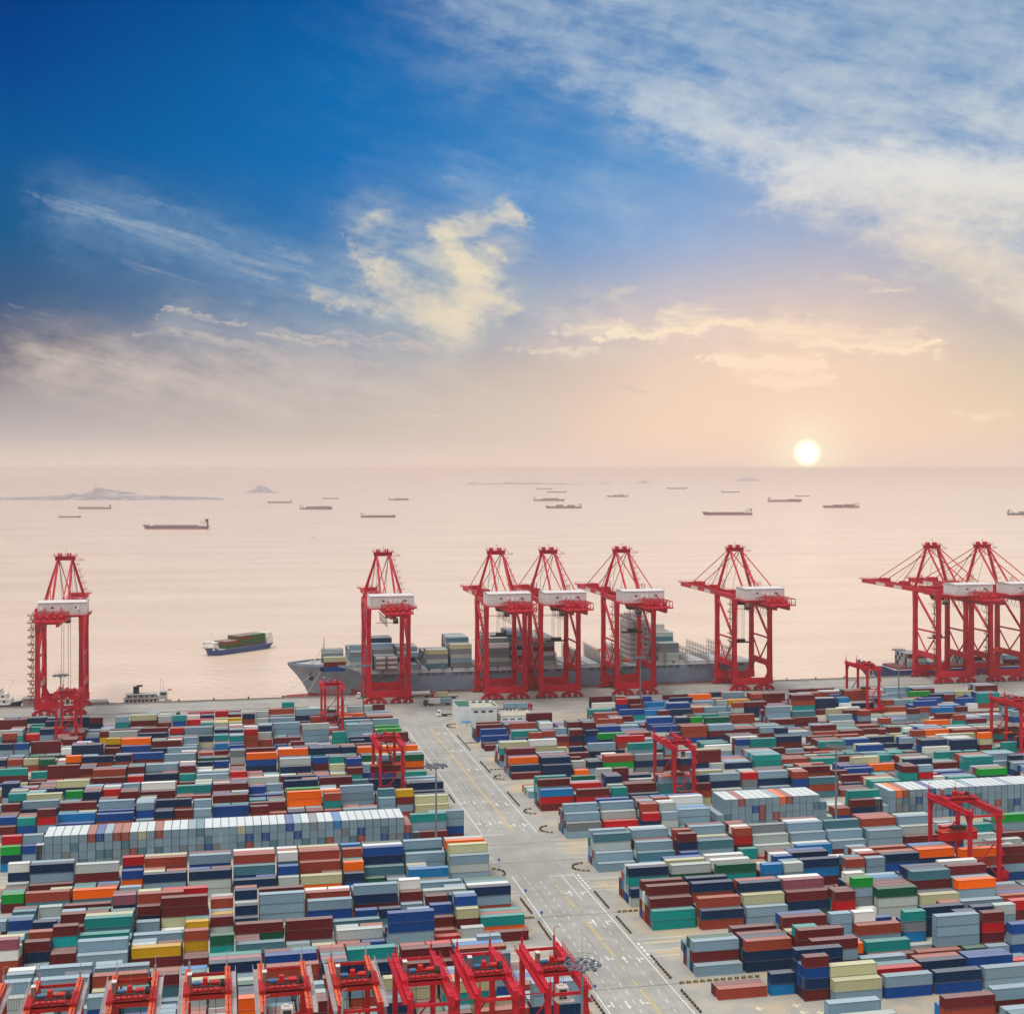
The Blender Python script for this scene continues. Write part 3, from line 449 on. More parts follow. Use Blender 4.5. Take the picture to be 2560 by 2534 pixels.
(1,8,5,(0,4,7),(3,4,13,13),(6,4,16,6),(18,4,6),(20,4,7,5),(22,4,7,3,10),(24,4,6,0),(26,2,0,5),(27,4,10,0,10),(29,2,10,3,10),(32,4,15,5)),
(1,9,0,(0,4,6),(2,4,3,3),(4,2,9),(6,4,1,12,7),(8,4,18,3,18),(11,2,6,3,0),(13,2,1),(14,4,3),(16,4,10,10),(20,4,10),(23,2,3),(24,4,3),(26,4,10),(28,4,1,16),(30,4,3,3,3),(32,2,7,6,15,9),(35,2,10,3,3)),
(1,9,1,(0,4,3,3),(2,4,3,3,3),(4,2,6),(5,2,0,3),(6,4,3,15,7),(10,4,6,3),(12,4,3,6,6),(14,4,0),(16,4,7,0),(18,4,7),(20,4,7),(22,4,6),(28,4,3,3,3),(30,4,0,7,0),(34,4,10,10)),
(1,9,2,(0,4,10,7,9),(2,4,0,10,3),(4,2,7,1),(5,2,5,6),(6,2,15,5,16),(12,4,3,6,15),(14,4,0),(16,4,6,10),(18,4,6),(24,2,3),(25,4,10),(27,2,6),(28,4,3,5,6),(30,4,7,7,16),(32,4,10),(34,4,6)),
(1,9,3,(0,4,0,5,5),(2,4,0,6,7),(5,2,10,10),(6,4,10,7),(14,4,7),(16,4,7,0),(18,4,7),(20,2,1),(21,4,10),(23,2,10),(24,4,0),(26,4,10),(28,4,10,0),(30,4,10,7,1),(32,4,7),(34,4,15)),
(1,9,4,(0,4,7,6,7,6),(2,4,16,5,3),(6,4,6,5),(8,4,0,10,0,10),(14,4,7),(16,4,1,0),(22,4,3),(24,4,0,5),(26,2,10),(27,2,1,3),(28,4,0),(33,2,7,15),(34,4,10)),
(1,9,5,(0,4,5,1,0,6),(2,4,7,7,0),(4,2,7,6),(6,4,0,6),(8,4,3,0,15),(14,4,5),(16,4,0,7),(18,2,1,6),(19,4,6),(21,4,7),(23,2,10),(24,4,5,15),(26,4,6),(28,4,0),(30,2,6,16,16),(31,4,1,15,15),(33,2,6,6),(34,4,3),(36,4,0,7)),
(1,10,0,(4,4,16,6),(9,4,7,3,0),(11,2,7,0,0),(12,4,6),(16,2,0,0,5),(17,4,6,10,10),(19,4,0),(21,2,6),(22,4,7,10),(28,2,3,0),(30,4,3,1),(32,4,15,7,7),(34,4,6,10,6),(37,2,7,7,6)),
(1,10,1,(0,4,0,6,10,15),(6,4,6,3),(8,4,6,3),(14,4,0,16),(16,4,6,7,6),(19,4,6,6,3),(21,2,15),(22,4,6,6),(24,4,0,5),(26,2,3),(27,2,3),(28,2,6,5),(29,2,0,0,7),(30,4,0,15,9),(32,4,0,0,6),(34,4,5,6,6),(36,4,5,3,6)),
(1,10,2,(0,4,5,16,6,0),(2,4,16,0,15,16),(6,4,0,0,0),(8,4,0,7,7,8),(12,4,15),(16,4,3,0,16),(22,4,0,6),(24,4,3,0),(26,4,6,3),(28,2,7,15),(29,2,6,6),(30,4,5,6,3),(32,4,0,6,16),(34,4,10,3,15),(36,4,6,3,3)),
(1,10,3,(0,4,10,7,1),(6,4,3,6),(8,2,7,6,6,5),(12,4,10),(14,4,10,10),(16,4,6,5,3),(20,4,6),(22,4,7,6),(29,2,5,3),(30,4,3,16,0),(32,4,16,7,3),(34,4,7,6,3),(36,4,0,6,6)),
(1,10,4,(0,4,6,6,0),(6,4,0,6),(8,4,5,15,6),(10,4,7,3,0),(12,4,0),(14,4,10,3),(16,4,6,1,6),(20,4,3),(22,4,0),(28,2,15,15),(30,4,7,7,5),(32,4,5,3,10),(34,4,0,10,10)),
(1,10,5,(0,4,7,0),(3,4,15,15),(5,2,0,3),(6,2,0,3),(7,4,7,3,3,12),(9,4,3,3,7),(11,2,3,6,0),(12,4,3),(14,4,7,10),(16,4,3,7,3),(20,4,0),(22,4,6,6),(24,4,7,7),(28,2,7,0,6),(29,2,10,10),(30,4,3,6,0)),
(1,11,0,(3,2,6,10,7),(7,2,5,5,3),(13,2,16,3),(14,4,5,7,7),(16,4,3,6,0),(18,4,6),(21,2,0,3),(24,4,7),(26,4,6),(29,2,6),(31,4,16),(35,2,15,10,7),(38,4,10)),
(1,11,1,(0,4,6),(2,4,0,3),(4,2,0,0,7),(5,2,7,6),(6,2,6,3,6),(7,2,6,10),(10,4,1,6),(12,4,0,16,5),(14,4,6,10,6),(16,4,10,0,0),(18,4,5,6),(20,4,6,0),(22,4,0),(24,4,1,6),(26,4,6),(28,4,6),(30,4,10),(33,4,0,9),(35,2,6,16),(36,4,1,6),(38,4,7),(40,4,15,5,0)),
(1,11,2,(2,4,10,10,10),(4,2,16,3,5),(5,2,3,0),(6,2,0,6,0),(7,2,6,0,3,6),(10,4,5,7),(12,4,0,0),(14,4,6,15,7),(16,4,10,13,6,13),(18,4,7,6),(22,4,15),(24,4,0,0),(26,4,10),(30,4,7),(32,4,0),(34,4,6,10,6),(36,4,10,5),(38,4,10),(40,4,3,6)),
(1,11,3,(0,4,6),(2,4,6,0,0),(4,2,16,16,0,16),(5,2,0,6,0),(6,2,3,6,6,6),(7,2,6,6,1,3),(8,4,5,1,5),(10,4,0,6),(12,4,5,5,5),(14,2,6,6,10,3),(15,2,6,10,1,12),(16,4,1,1,0),(18,4,1,7),(20,4,5,0),(22,4,3),(24,4,7),(26,4,0),(30,4,10),(32,4,0),(34,4,10,6),(36,4,5,0),(38,4,7),(40,4,6,7)),
(1,11,4,(0,4,5,5),(2,4,7,16,7,7),(4,2,6,7,1,0),(6,2,10,3,10,10),(7,2,7,0,6,10),(8,4,6,15,6),(10,4,3,5),(12,4,15,6,6,5),(14,2,1,0,0,0),(16,4,3,6,0),(18,4,0,10),(20,4,5,10),(22,4,6),(24,4,7),(26,4,7,1),(28,4,6),(34,4,5,16),(36,4,3,1),(38,4,6,0),(40,4,3)),
(1,11,5,(0,4,16,5,5),(2,4,10,3,6),(4,2,7,6,10,10),(6,2,7,6,6,7),(7,2,6,0,10,6),(8,4,0,16,3),(10,4,6,5),(12,4,10,1,6,0),(14,4,3,3,6),(16,4,3,3,5),(18,4,0,3),(20,4,5,6),(22,4,5),(24,4,6),(26,4,0,6,0),(28,4,7),(30,2,0,7),(31,4,6),(33,4,6),(36,4,3,0),(38,4,16,1),(40,4,0)),
(1,12,0,(2,4,7,1,6),(10,4,10,0),(12,4,0,6),(17,4,6,0),(22,4,0,6),(25,2,3),(29,2,6,0,7),(30,4,0),(33,2,0,0,6),(35,4,3,7,4),(37,2,3,0,6),(41,2,3,0)),
(1,12,1,(0,4,5,6,6),(2,4,6,7,10),(4,4,10,3),(6,4,3,0),(10,4,6,0),(12,4,16,5),(19,4,7,7,7),(22,4,16,0),(24,4,6,6),(26,4,6),(28,4,6,5,6),(30,4,0),(32,4,0),(34,4,15,0,7),(42,4,7,5)),
(1,12,2,(0,4,6,6),(2,4,0,5,5),(6,4,15,7),(9,4,7,10,7),(22,4,16,6,0,0),(24,4,3,6,2),(26,4,6),(30,4,15),(32,4,5),(34,4,3,3,3,5),(36,4,4,4,4),(40,4,3),(42,4,0,10,10)),
(1,12,3,(0,4,3,6),(2,4,7,0,7),(6,4,6,6),(10,2,6,6,0),(11,4,3,0),(14,4,3,3),(20,4,6),(22,4,7,0,6,6),(26,2,0),(27,4,15,15,15),(30,4,6),(32,4,5),(34,4,16,10,6),(36,4,7,15,0),(38,4,6),(40,4,6),(42,4,6,6,3)),
(1,12,4,(0,4,5,10),(2,4,10,7,0),(6,4,0,5),(10,4,15,7,6),(12,4,7,0),(22,4,6,3,3),(26,4,7),(28,4,6,5,16),(30,4,10),(32,4,6),(34,4,0,5,5),(36,4,6,0,6),(42,4,0,0,3)),
(1,12,5,(0,4,10,0),(4,4,6,1,6,6),(6,4,6,5),(10,2,6,0,6),(11,4,5,5,10,5),(20,4,3),(22,4,3,0,7),(26,4,0),(30,4,10),(32,4,10),(34,2,6,0,5),(35,4,5,5,5,5),(37,2,5,6,0),(39,4,6),(41,2,6),(42,4,16,10,6)),
(1,13,0,(10,4,7,7),(15,2,1,6),(17,2,6),(18,4,10),(21,2,6,1,7),(22,4,3,3,6),(25,2,1,15),(26,4,6,10,7,6),(28,4,6),(30,2,0,16),(31,4,7,3),(33,2,7),(34,4,7),(36,4,6,10),(39,2,3,6,6),(41,2,16),(42,4,7,10,10)),
(1,13,1,(1,4,6),(10,4,1,3),(14,4,0,4),(16,4,6,3),(18,4,3),(20,4,0),(22,4,5,5,6),(24,4,3,3),(26,4,3,5,0,6),(28,4,0,3,3),(30,2,0,3,4),(31,4,6,15),(33,2,6),(34,4,3),(38,4,0,10,3),(40,4,5,5),(42,4,6,10,5),(44,4,6,3)),
(1,13,2,(10,4,7),(13,2,6,3,6),(16,4,5,5,5),(18,2,5,7),(19,4,0,0),(21,2,0,0),(24,4,10,5),(26,4,0,7,7,0),(28,4,0,10,1),(30,2,6,3,3),(31,4,6,5),(33,2,5),(34,2,10,7),(35,4,7,0),(42,4,0,3,3),(44,4,0,6)),
(1,13,3,(10,4,6),(12,2,7,5,5,8),(13,2,6,6,6,6),(16,4,7,6,0),(18,4,5,15),(24,4,6,7),(26,4,0,7),(31,4,6,7,7,7),(33,2,7),(34,4,0,10),(36,4,6,7),(42,4,10,0),(44,4,0,6)),
(1,13,4,(10,4,0,10),(12,2,7,7,16),(13,2,0,10,7,10),(18,4,6,6),(26,4,6,3),(31,4,7,0,6,6),(33,2,7),(34,4,10,3),(36,4,7,6),(42,4,3,3),(44,4,10,6)),
(1,13,5,(10,4,3,10),(12,2,7,3),(13,2,5,3,15,7),(18,4,0,7),(26,4,10,7),(30,2,0,0,5),(31,4,7,6,0,10),(33,2,3,0),(34,4,0,3),(37,4,3,3,12),(42,4,15,5),(44,4,6,0)),
(1,14,0,(17,4,7,0,3),(20,4,3),(22,4,7),(28,4,7,6,7),(30,4,3,15,7),(33,2,15,6,6),(34,4,7,0),(38,4,6,0,6),(41,2,0)),
(1,14,1,(14,2,6,7,6),(15,4,4),(19,4,6,0),(21,2,0,1),(22,4,6,14),(24,2,6,3,7),(25,4,6,6,6),(28,4,7,0,6),(30,4,5,7,10),(34,4,1,3),(38,4,7,7,5),(40,4,15,0),(42,4,6,15),(44,4,5,6,6)),
(1,14,2,(14,2,6,6,0),(15,4,6,4),(17,4,7,0),(19,4,15,5),(22,4,0,7),(24,4,0,3,6),(30,4,10,6,16),(34,4,7,7),(36,4,10,0),(38,4,15,0,10),(44,4,0,10,0)),
(1,14,3,(11,4,15,16),(14,4,15,15,5),(16,4,3,5),(19,4,7,3,9),(21,2,10,7),(24,4,3,6,7),(26,4,6),(34,4,5,7),(36,4,16,0,0),(38,4,7,3,1),(44,4,0,6,6)),
(1,14,4,(13,2,6,6,7),(14,4,0,0,6),(16,2,7,3),(17,4,6,6,6),(19,4,3,10,7),(21,2,0,1),(22,4,0,0,0),(24,4,7,0),(34,4,0,6),(36,4,6,7),(44,4,6,7,0)),
(1,14,5,(11,4,6,3,6),(13,2,0,3,10),(18,4,10,10,10),(20,4,3,0,3),(22,4,0,6,7),(26,4,6),(28,4,6,6,6),(30,4,6,6,6),(34,4,16,5),(36,4,5,3),(44,4,5,16)),
(1,0,1,(2,4,1,5,0,1),(8,4,2,6,2)),
(1,0,2,(8,4,6,0,0)),
(1,0,3,(6,4,6,6,27,26),(8,4,0,6)),
(1,0,4,(2,4,1,0,0,20),(6,2,7,4,4),(8,4,7,0,6,20)),
(1,1,0,(4,4,20,35),(6,4,25,20),(8,4,25,23),(10,4,20,20)),
(1,1,1,(3,2,26,23,25,26),(4,4,3,3,35)),
(1,1,2,(3,2,3,5,5),(6,4,5,28)),
(1,1,3,(0,4,27),(2,2,24,23),(3,4,6,3,3,23),(6,4,15,2),(8,4,0,23),(10,4,5,25)),
(1,1,4,(0,4,26),(8,4,5,7),(10,4,6,5),(12,2,8)),
(1,1,5,(4,4,6,6,0,26),(6,4,16,20),(12,2,2),(13,2,0)),
(1,2,0,(4,4,6,15,6,26),(7,4,6),(9,4,27),(11,2,13),(12,2,0),(13,2,5,0,25)),
(1,2,1,(0,4,20),(2,4,23,23,27),(4,2,7,0,6,10),(5,4,3,9),(7,4,3,30),(10,4,6,20,20,20),(12,2,7,26,28,26),(13,2,0)),
(1,2,2,(0,4,3,26,20),(2,4,6,2,3),(4,4,16,2,6),(6,2,0,0),(9,4,1),(11,2,10,4,3,3),(13,2,3)),
(1,2,3,(0,4,0,0,13),(2,4,6,6,6),(4,4,6,2,15),(6,2,1,4),(7,4,0,0,27),(9,2,18,4,38,30),(10,4,15),(12,2,3,4,5,3),(13,2,6,6,0,1),(14,4,7,1)),
(1,2,4,(0,4,6,3),(4,4,6,6,6,26),(6,2,6,4,0,20),(7,2,16,3,10,36),(9,2,0,3,5),(10,4,3,3,3,23),(14,4,3,16,6,8)),
(1,2,5,(0,2,16,2),(2,4,6,6,26),(4,4,6,6,0,5),(7,4,16,5,5),(11,2,0,6,0,7),(12,4,4,5,10,20)),
(1,3,0,(2,4,27,23),(4,4,0,20),(8,2,6,8,26),(9,2,16),(10,4,1,21,33),(12,4,1,35)),
(1,3,1,(0,4,30,30),(2,4,15,7,27),(4,4,0,2,35),(6,4,13,23,26),(8,2,0,10,6),(9,2,3,18,0,32),(10,4,0,2,6),(12,4,6,3),(14,4,0,20,29),(16,4,7)),
(1,3,2,(0,4,6,6,26),(2,4,6,2),(4,4,3,3,5,23),(6,4,6,7,1,37),(9,2,3,2,7),(10,4,5,0,6),(12,4,2,0,26,22),(14,4,0,1,0),(16,4,5)),
(1,3,3,(0,4,6,6,0,26),(2,4,13,2,7,23),(4,4,7,6,5,7),(6,4,2,3,0,16),(9,2,16,16,3,16),(10,4,7,3,3),(12,4,6,6,3,3),(14,4,6,0,4,26),(16,4,6)),
(1,3,4,(0,4,7,15,16),(8,2,3,6),(9,2,1,0,3),(10,4,3,2,4),(12,4,2,1,0,3),(16,4,3),(18,4,0)),
(1,3,5,(0,4,5,6,0,26),(2,4,3,3,7,23),(9,2,6,7),(10,4,7,3,0),(12,4,3,15,3),(14,4,16,4,7,16),(16,4,0),(18,4,13)),
(1,4,0,(6,2,15,7,4,24),(7,2,1,0,0,1),(8,4,6),(10,2,7,7,1,27),(11,2,0,0,0,0),(12,4,16,1),(17,2,4,3)),
(1,4,1,(0,4,1,3),(4,4,3,13,10,33),(6,2,0,7,6),(7,2,7,0,5,2),(8,4,2,6,24,23),(10,2,1,2,7,2),(12,4,3,0,5,23),(16,4,0,7,7,29),(18,4,5,0,6,26)),
(1,4,2,(0,4,3,0,10,23),(2,4,5,10,13,21),(4,4,0,4,6),(6,2,2,3,6),(11,2,7,7,6,7),(12,4,7,7,1,7),(14,4,3,7,3,29),(18,2,5,10,5,1)),
(1,4,3,(0,4,5,1,0,1),(4,4,5,3,16,16),(6,2,10,6,6),(7,2,10,5,1,5),(11,2,3,16,16,16),(14,4,7,16,7,7)),
(1,4,4,(0,4,6,4,7),(2,4,13,2,15,15),(6,2,1,0,1),(7,2,16,16,16,16),(8,4,3,5,7,23),(11,2,6,7,10,6),(12,4,0,4,7,7),(14,4,0,0,0,4),(18,4,6,1,1,1)),
(1,4,5,(0,4,6,6),(2,4,3,1,5,5),(4,4,0,2,16,16),(6,2,6,5,7),(7,2,13,1,13,6),(8,4,4,3,6,5),(10,2,6,16,16),(11,2,6,1,0,0),(18,4,13,0,13),(20,4,0,6,0)),
(1,5,0,(2,4,4),(4,2,5,5),(7,2,10,10),(8,4,7),(10,4,4,4),(18,2,5,6),(19,4,1,21),(21,4,2,6)),
(1,5,1,(0,4,20),(2,4,2,22),(4,2,0,6,3,6),(5,4,6,0,22),(8,4,1,21),(10,4,1,16),(12,4,6,20),(14,4,0,0,20),(16,4,5,26),(18,2,6,3,8),(19,4,1,10,30),(21,4,13,3,20,32)),
(1,5,2,(0,4,0,20),(2,4,3,16,20),(4,2,0,2,6),(5,4,16,7,3),(7,2,15,6,8,7),(8,4,1,1,21),(10,4,0,0,20),(12,4,1,0,20),(14,4,1,3,2),(16,4,1,1,21),(18,2,5,6,1),(21,4,13,0,6)),
(1,5,3,(0,4,0,7,21,22),(2,4,3,4,6),(4,2,7,0,7,7),(5,4,10,1,15),(7,2,16,15,6,16),(8,4,3,18,2,38),(10,4,16,0,0,20),(12,4,2,2,2,22),(14,4,6,3,1,27),(16,4,0,15,0,20),(18,2,6,2,0),(21,4,6,4,2)),
(1,5,4,(0,4,6,0,0),(2,4,0,16,6,20),(4,2,7,6,1),(5,4,1,5,0,20),(7,2,3,1,1,6),(10,4,1,6,13,16),(14,4,0,6,0,7),(16,4,0,7,5,1)),
(1,5,5,(0,4,4,0,13,0),(2,4,0,2,16,1),(4,2,0,2,4),(5,4,7,6,10,6),(7,2,15,7,0,7),(10,4,3,1,16,6),(14,4,3,1,4,7),(21,4,0,2),(23,2,6,3,4))]
REEFERS = [
(-56.67,1,0,1),(-54.08,16,0,1,16),(-51.50,0,0,0,1),(-48.91,1,18,1,16),(-46.33,0,0,2,16),(-43.74,2,0,0,16),(-41.16,1,0,16,7),(-38.57,1,2,16,5),
(-35.99,0,2,16,0),(-33.40,0,0,0,7),(-30.82,0,18,2,7),(-28.24,7,7,1,1),(-25.65,7,2,1,15),(-23.07,0,0,0,16),(-20.48,0,2,0,7),(-17.90,0,0,0,16),
(-15.31,0,0,0,16),(-12.73,16,18,0,16),(-10.14,16,0,0,0),(-7.56,2,18,0,2),(-4.97,5,5,2,16),(-2.39,0,18,0,16),(0.20,0,0,1,16),(2.78,0,0,0,16),
(5.36,0,2,0,15),(7.95,18,7,5,16),(10.53,18,1,0,16),(13.12,0,0,5,16),(15.70,0,2,0,16),(18.29,0,1,0,16),(20.87,0,1,0,5),(23.46,5,1,5,0),
(26.04,18,2,16,16),(28.63,0,16,0,18),(31.21,1,2,0,16),(33.79,2,7,0,16),(36.38,2,0,1,4),(38.96,7,0,18,16),(41.55,7,2,1,16),(44.13,16,7,5,16),
(46.72,2,0,0,16),(49.30,5,0,0,16),(51.89,2,5,2,16),(54.47,0,18,0,16),(57.06,0,18,0,16),(59.64,18,5,7),(62.23,5,0),(169.59,18,0),
(172.14,0,2,0,16),(174.69,16,0,0,16),(177.24,16,0,0,7),(179.79,0,1,0,16),(182.34,0,0,5,16),(184.90,2,7,7,1),(187.45,0,0,16,1),(190.00,1,7,16,0),
(192.55,18,18,0,9),(195.10,1,0,0,7),(197.65,1,0,1,16),(200.20,18,1,1,16),(202.76,1,0,0,16),(205.31,0,0,2,16),(207.86,0,16,2),(210.41,1),
(229.46,0,2,1),(232.08,2,0),(234.69,18,0,16,1),(237.31,0,18,18,9),(239.93,16,18,2,7),(242.54,0,2,18,16),(245.16,0,18,5,16),(247.78,0,0,0,16),
(250.39,0,0,5,5),(253.01,0,18,2,16),(255.63,0,2,18,16),(258.24,5,16,1,16),(260.86,2,7,0,16),(263.48,2,2,0,16),(266.09,0,2,0,0),(268.71,1,0,2,16),
(271.33,2,2,1,16),(273.94,5,1,0,16),(276.56,16,7,0,16),(279.18,1,0,0,16),(281.79,2,2,0,0),(284.41,1,5,0,16),(287.03,0,0,0,1),(289.64,0,16,2,16),
(292.26,0,0,0,16)]
# ================================================================== containers
# paint colours, numbered in this order
PAINT = {'g': ((130, 158, 174), 'blue-grey'), 'e': ((172, 182, 178), 'pale grey'), 's': ((70, 122, 136), 'teal-grey'), 'n': ((0, 46, 82), 'navy'), 'c': ((0, 118, 178), 'bright blue'), 'b': ((0, 70, 142), 'royal blue'), 'm': ((104, 34, 40), 'maroon'), 'r': ((156, 66, 50), 'rust red'), 'R': ((192, 22, 32), 'bright red'), 'o': ((250, 104, 6), 'orange'), 't': ((0, 140, 136), 'teal'), 'a': ((0, 168, 170), 'turquoise'), 'G': ((0, 150, 56), 'bright green'), 'd': ((0, 88, 64), 'dark green'), 'y': ((208, 160, 18), 'yellow'), 'k': ((188, 186, 146), 'cream'), 'w': ((224, 224, 218), 'off-white'), 'p': ((156, 88, 104), 'dusty pink'), 'z': ((122, 128, 132), 'grey')}
def paintmat(name, use_attr, ribs=False, dusty_lit=True):
    m, nt, b = newmat(name)
    if use_attr:
        a = nt.nodes.new('ShaderNodeAttribute'); a.attribute_name = 'paint'; col = S(nt, a.outputs['Color'])
        rnd = noise(nt, geopos(nt), .07, 2, .5)
    else:
        a = nt.nodes.new('ShaderNodeObjectInfo'); col = S(nt, a.outputs['Color']); rnd = S(nt, a.outputs['Random'])
    g = geopos(nt); gx, gy, gz = sep(nt, g)
    n1 = noise(nt, g, .9, 6, .65); n2 = noise(nt, vec(nt, gx*1.6, gy*1.6, gz*.18), 1., 5, .6)
    # uneven fading from box to box
    lum = rnd.mr(.0, 1., .86, 1.12, 'LINEAR')
    hs = nt.nodes.new('ShaderNodeHueSaturation'); nt.links.new(col.so, hs.inputs['Color']); nt.links.new(lum.so, hs.inputs['Value'])
    c = S(nt, hs.outputs[0])
    c = mixc(nt, n2.mr(.58, .8)*.14, c, lin((92,72,60)))            # rust streaks running down
    c = mixc(nt, n1.mr(.6, .85)*.07, c, lin((196,190,180)))          # chalky scuffs
    if dusty_lit:
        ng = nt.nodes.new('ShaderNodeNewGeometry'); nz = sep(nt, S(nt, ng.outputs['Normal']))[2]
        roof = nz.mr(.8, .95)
        # roofs: top light put into paler, bleached dusty paint, with darker puddle stains
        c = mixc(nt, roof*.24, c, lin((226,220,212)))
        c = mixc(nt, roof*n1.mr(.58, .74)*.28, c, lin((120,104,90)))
        if ribs:
            rb = (gx*(1/.278))._m('FRACT').mr(.30, .5)*(gx*(1/.278))._m('FRACT').mr(.5, .7, 1, 0)
            c = mixc(nt, rb*(roof*-1.+1.)*.16, c, (0.02,0.02,0.02,1))
    nt.links.new(c.so, b.inputs['Base Color'])
    b.inputs['Roughness'].default_value = .5; b.inputs['Specular IOR Level'].default_value = .06
    return m
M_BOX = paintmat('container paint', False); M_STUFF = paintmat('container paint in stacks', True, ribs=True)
M_BAR = cmat('galvanised lock bars', (150,150,148), .4, .3)
W_C, H_C = 2.42, 2.59
def body_mesh(L, name):
    """corrugated side walls and roof, plain floor, front end wall"""
    mb = MB(); x0, x1 = .12, L-.12; y0, y1 = .05, W_C-.05; z0, z1 = .16, H_C-.08
    n = int((x1-x0)/.56)*2; dx = (x1-x0)/n
    for ys, s in ((y0, 1), (y1, -1)):                                # trapezoid ribs
        vs = []; fs = []
        prof = []
        for i in range(n):
            d = .0 if i % 2 == 0 else 0.07
            xa = x0+i*dx
            prof += [(xa+dx*.15, d), (xa+dx*.85, d)]
        for x, d in prof: vs += [(x, ys+s*d, z0), (x, ys+s*d, z1)]
        for i in range(len(prof)-1): fs.append((2*i, 2*i+2, 2*i+3, 2*i+1))
        mb.add(vs, fs)
    k = int(L/1.1)                                                   # roof panels with shallow cross ribs
    for i in range(k):
        xa = x0+(x1-x0)*i/k; xb = x0+(x1-x0)*(i+1)/k
        mb.box(xa+.05, y0, H_C-.09, xb-.05, y1, H_C-.03)
    mb.box(x0, y0, H_C-.12, x1, y1, H_C-.085)
    mb.box(x0, y0, .10, x1, y1, .155)
    for i in range(7):                                               # ribbed front end wall
        ya = y0+(y1-y0)*i/7; mb.box(x0-.05, ya+.03, z0, x0+.02, ya+(y1-y0)/7-.06, z1)
    mb.box(x0, y0+.02, z0, x0+.03, y1-.02, z1)
    mb.box(x1-.03, y0+.02, z0, x1, y1-.02, z1)
    return mb.mesh(name, M_BOX)
def frame_mesh(L, name):
    mb = MB(); p = .15
    for x in (0, L-p):
        for y in (0, W_C-p):
            mb.box(x+.01, y+.01, .12, x+p-.01, y+p-.01, H_C-.12)
            mb.box(x, y, 0, x+p+.02, y+p+.01, .12); mb.box(x, y, H_C-.12, x+p+.02, y+p+.01, H_C)   # corner castings
    for y in (.0, W_C-.08):
        mb.box(p+.02, y+.005, .0+.02, L-p-.02, y+.075, .15); mb.box(p+.02, y+.005, H_C-.10, L-p-.02, y+.075, H_C-.012)
    for x in (.0, L-.1):
        mb.box(x+.01, p+.01, .02, x+.09, W_C-p-.01, .15); mb.box(x+.01, p+.01, H_C-.13, x+.09, W_C-p-.01, H_C-.015)
    return mb.mesh(name, M_BOX)
def door_mesh(L, side):
    mb = MB(); x = L-.11; a, b_ = ((.16, W_C/2-.01) if side == 0 else (W_C/2+.01, W_C-.16))
    mb.box(x, a, .16, x+.05, b_, H_C-.14)
    for z in (.45, 1.0, 1.55, 2.1): mb.box(x+.05, a+.05, z, x+.07, b_-.05, z+.28)
    return mb.mesh('door', M_BOX)
def bars_mesh(L, side):
    mb = MB(); x = L-.03; a, b_ = ((.16, W_C/2) if side == 0 else (W_C/2, W_C-.16))
    for f in (.3, .7):
        y = a+(b_-a)*f; mb.box(x, y-.02, .1, x+.04, y+.02, H_C-.08); mb.box(x+.04, y-.02, 1.1, x+.06, y+.22, 1.16)
    return mb.mesh('lock_bars', M_BAR)
PROTO = {}
for n_, L in (('4', 12.19), ('2', 6.06)):
    PROTO[n_] = dict(L=L, body=body_mesh(L, 'container body %s' % n_), frame=frame_mesh(L, 'container frame %s' % n_),
                     d0=door_mesh(L, 0), d1=door_mesh(L, 1), b0=bars_mesh(L, 0), b1=bars_mesh(L, 1))
def container(u, v, z, n, c, label, group, flip=False, end_on=False):
    """(u, v) = front-left corner on the plan; flip puts the doors at the left end"""
    P = PROTO[n]; L = P['L']; rgb = lin(PAINT[c][0])
    j = random.uniform
    if end_on:   loc = (u+W_C, v+L, z) if False else (u+W_C, v, z); rot = R(90)
    elif flip:   loc = (u+L, v+W_C, z); rot = R(180)
    else:        loc = (u, v, z); rot = 0
    if end_on and flip: loc = (u, v+L, z); rot = R(-90)
    r = thing('shipping_container', label, 'container', (loc[0]+j(-.06,.06), loc[1]+j(-.03,.03), loc[2]), rot + R(j(-.12,.12)), group)
    for nm, me in (('container_body', P['body']), ('frame', P['frame']), ('door', P['d0']), ('door', P['d1'])):
        o = link(nm, me, r); o.color = rgb
        if nm == 'frame': o.color = tuple(min(1, x*.74+.008) for x in rgb[:3])+(1,)
        if nm == 'door': q = link('lock_bars', P['b0'] if me is P['d0'] else P['b1'], o)
    return r
ORD = ['first','second','third','fourth','fifth','sixth','seventh','eighth','ninth','tenth','eleventh','twelfth','thirteenth','fourteenth','fifteenth',
 'sixteenth','seventeenth','eighteenth','nineteenth','twentieth','twenty-first','twenty-second','twenty-third','twenty-fourth','twenty-fifth','twenty-sixth','twenty-seventh','twenty-eighth','twenty-ninth','thirtieth']
ORD += ['thirty-%s' % k for k in ORD[:9]] + ['fortieth'] + ['forty-%s' % k for k in ORD[:9]]
BLK = ['M','P0a','P0b','P1a','P1b','P2a','C','D','D2','E','F','G','H','I','J']
BV = dict(zip(BLK, (265.3,299.9,320.1,354.7,374.9,409.5,448.6,486.7,507.,541.,561.8,595.5,616.,650.,670.3)))
TIER = ['bottom', 'second', 'third', 'fourth']
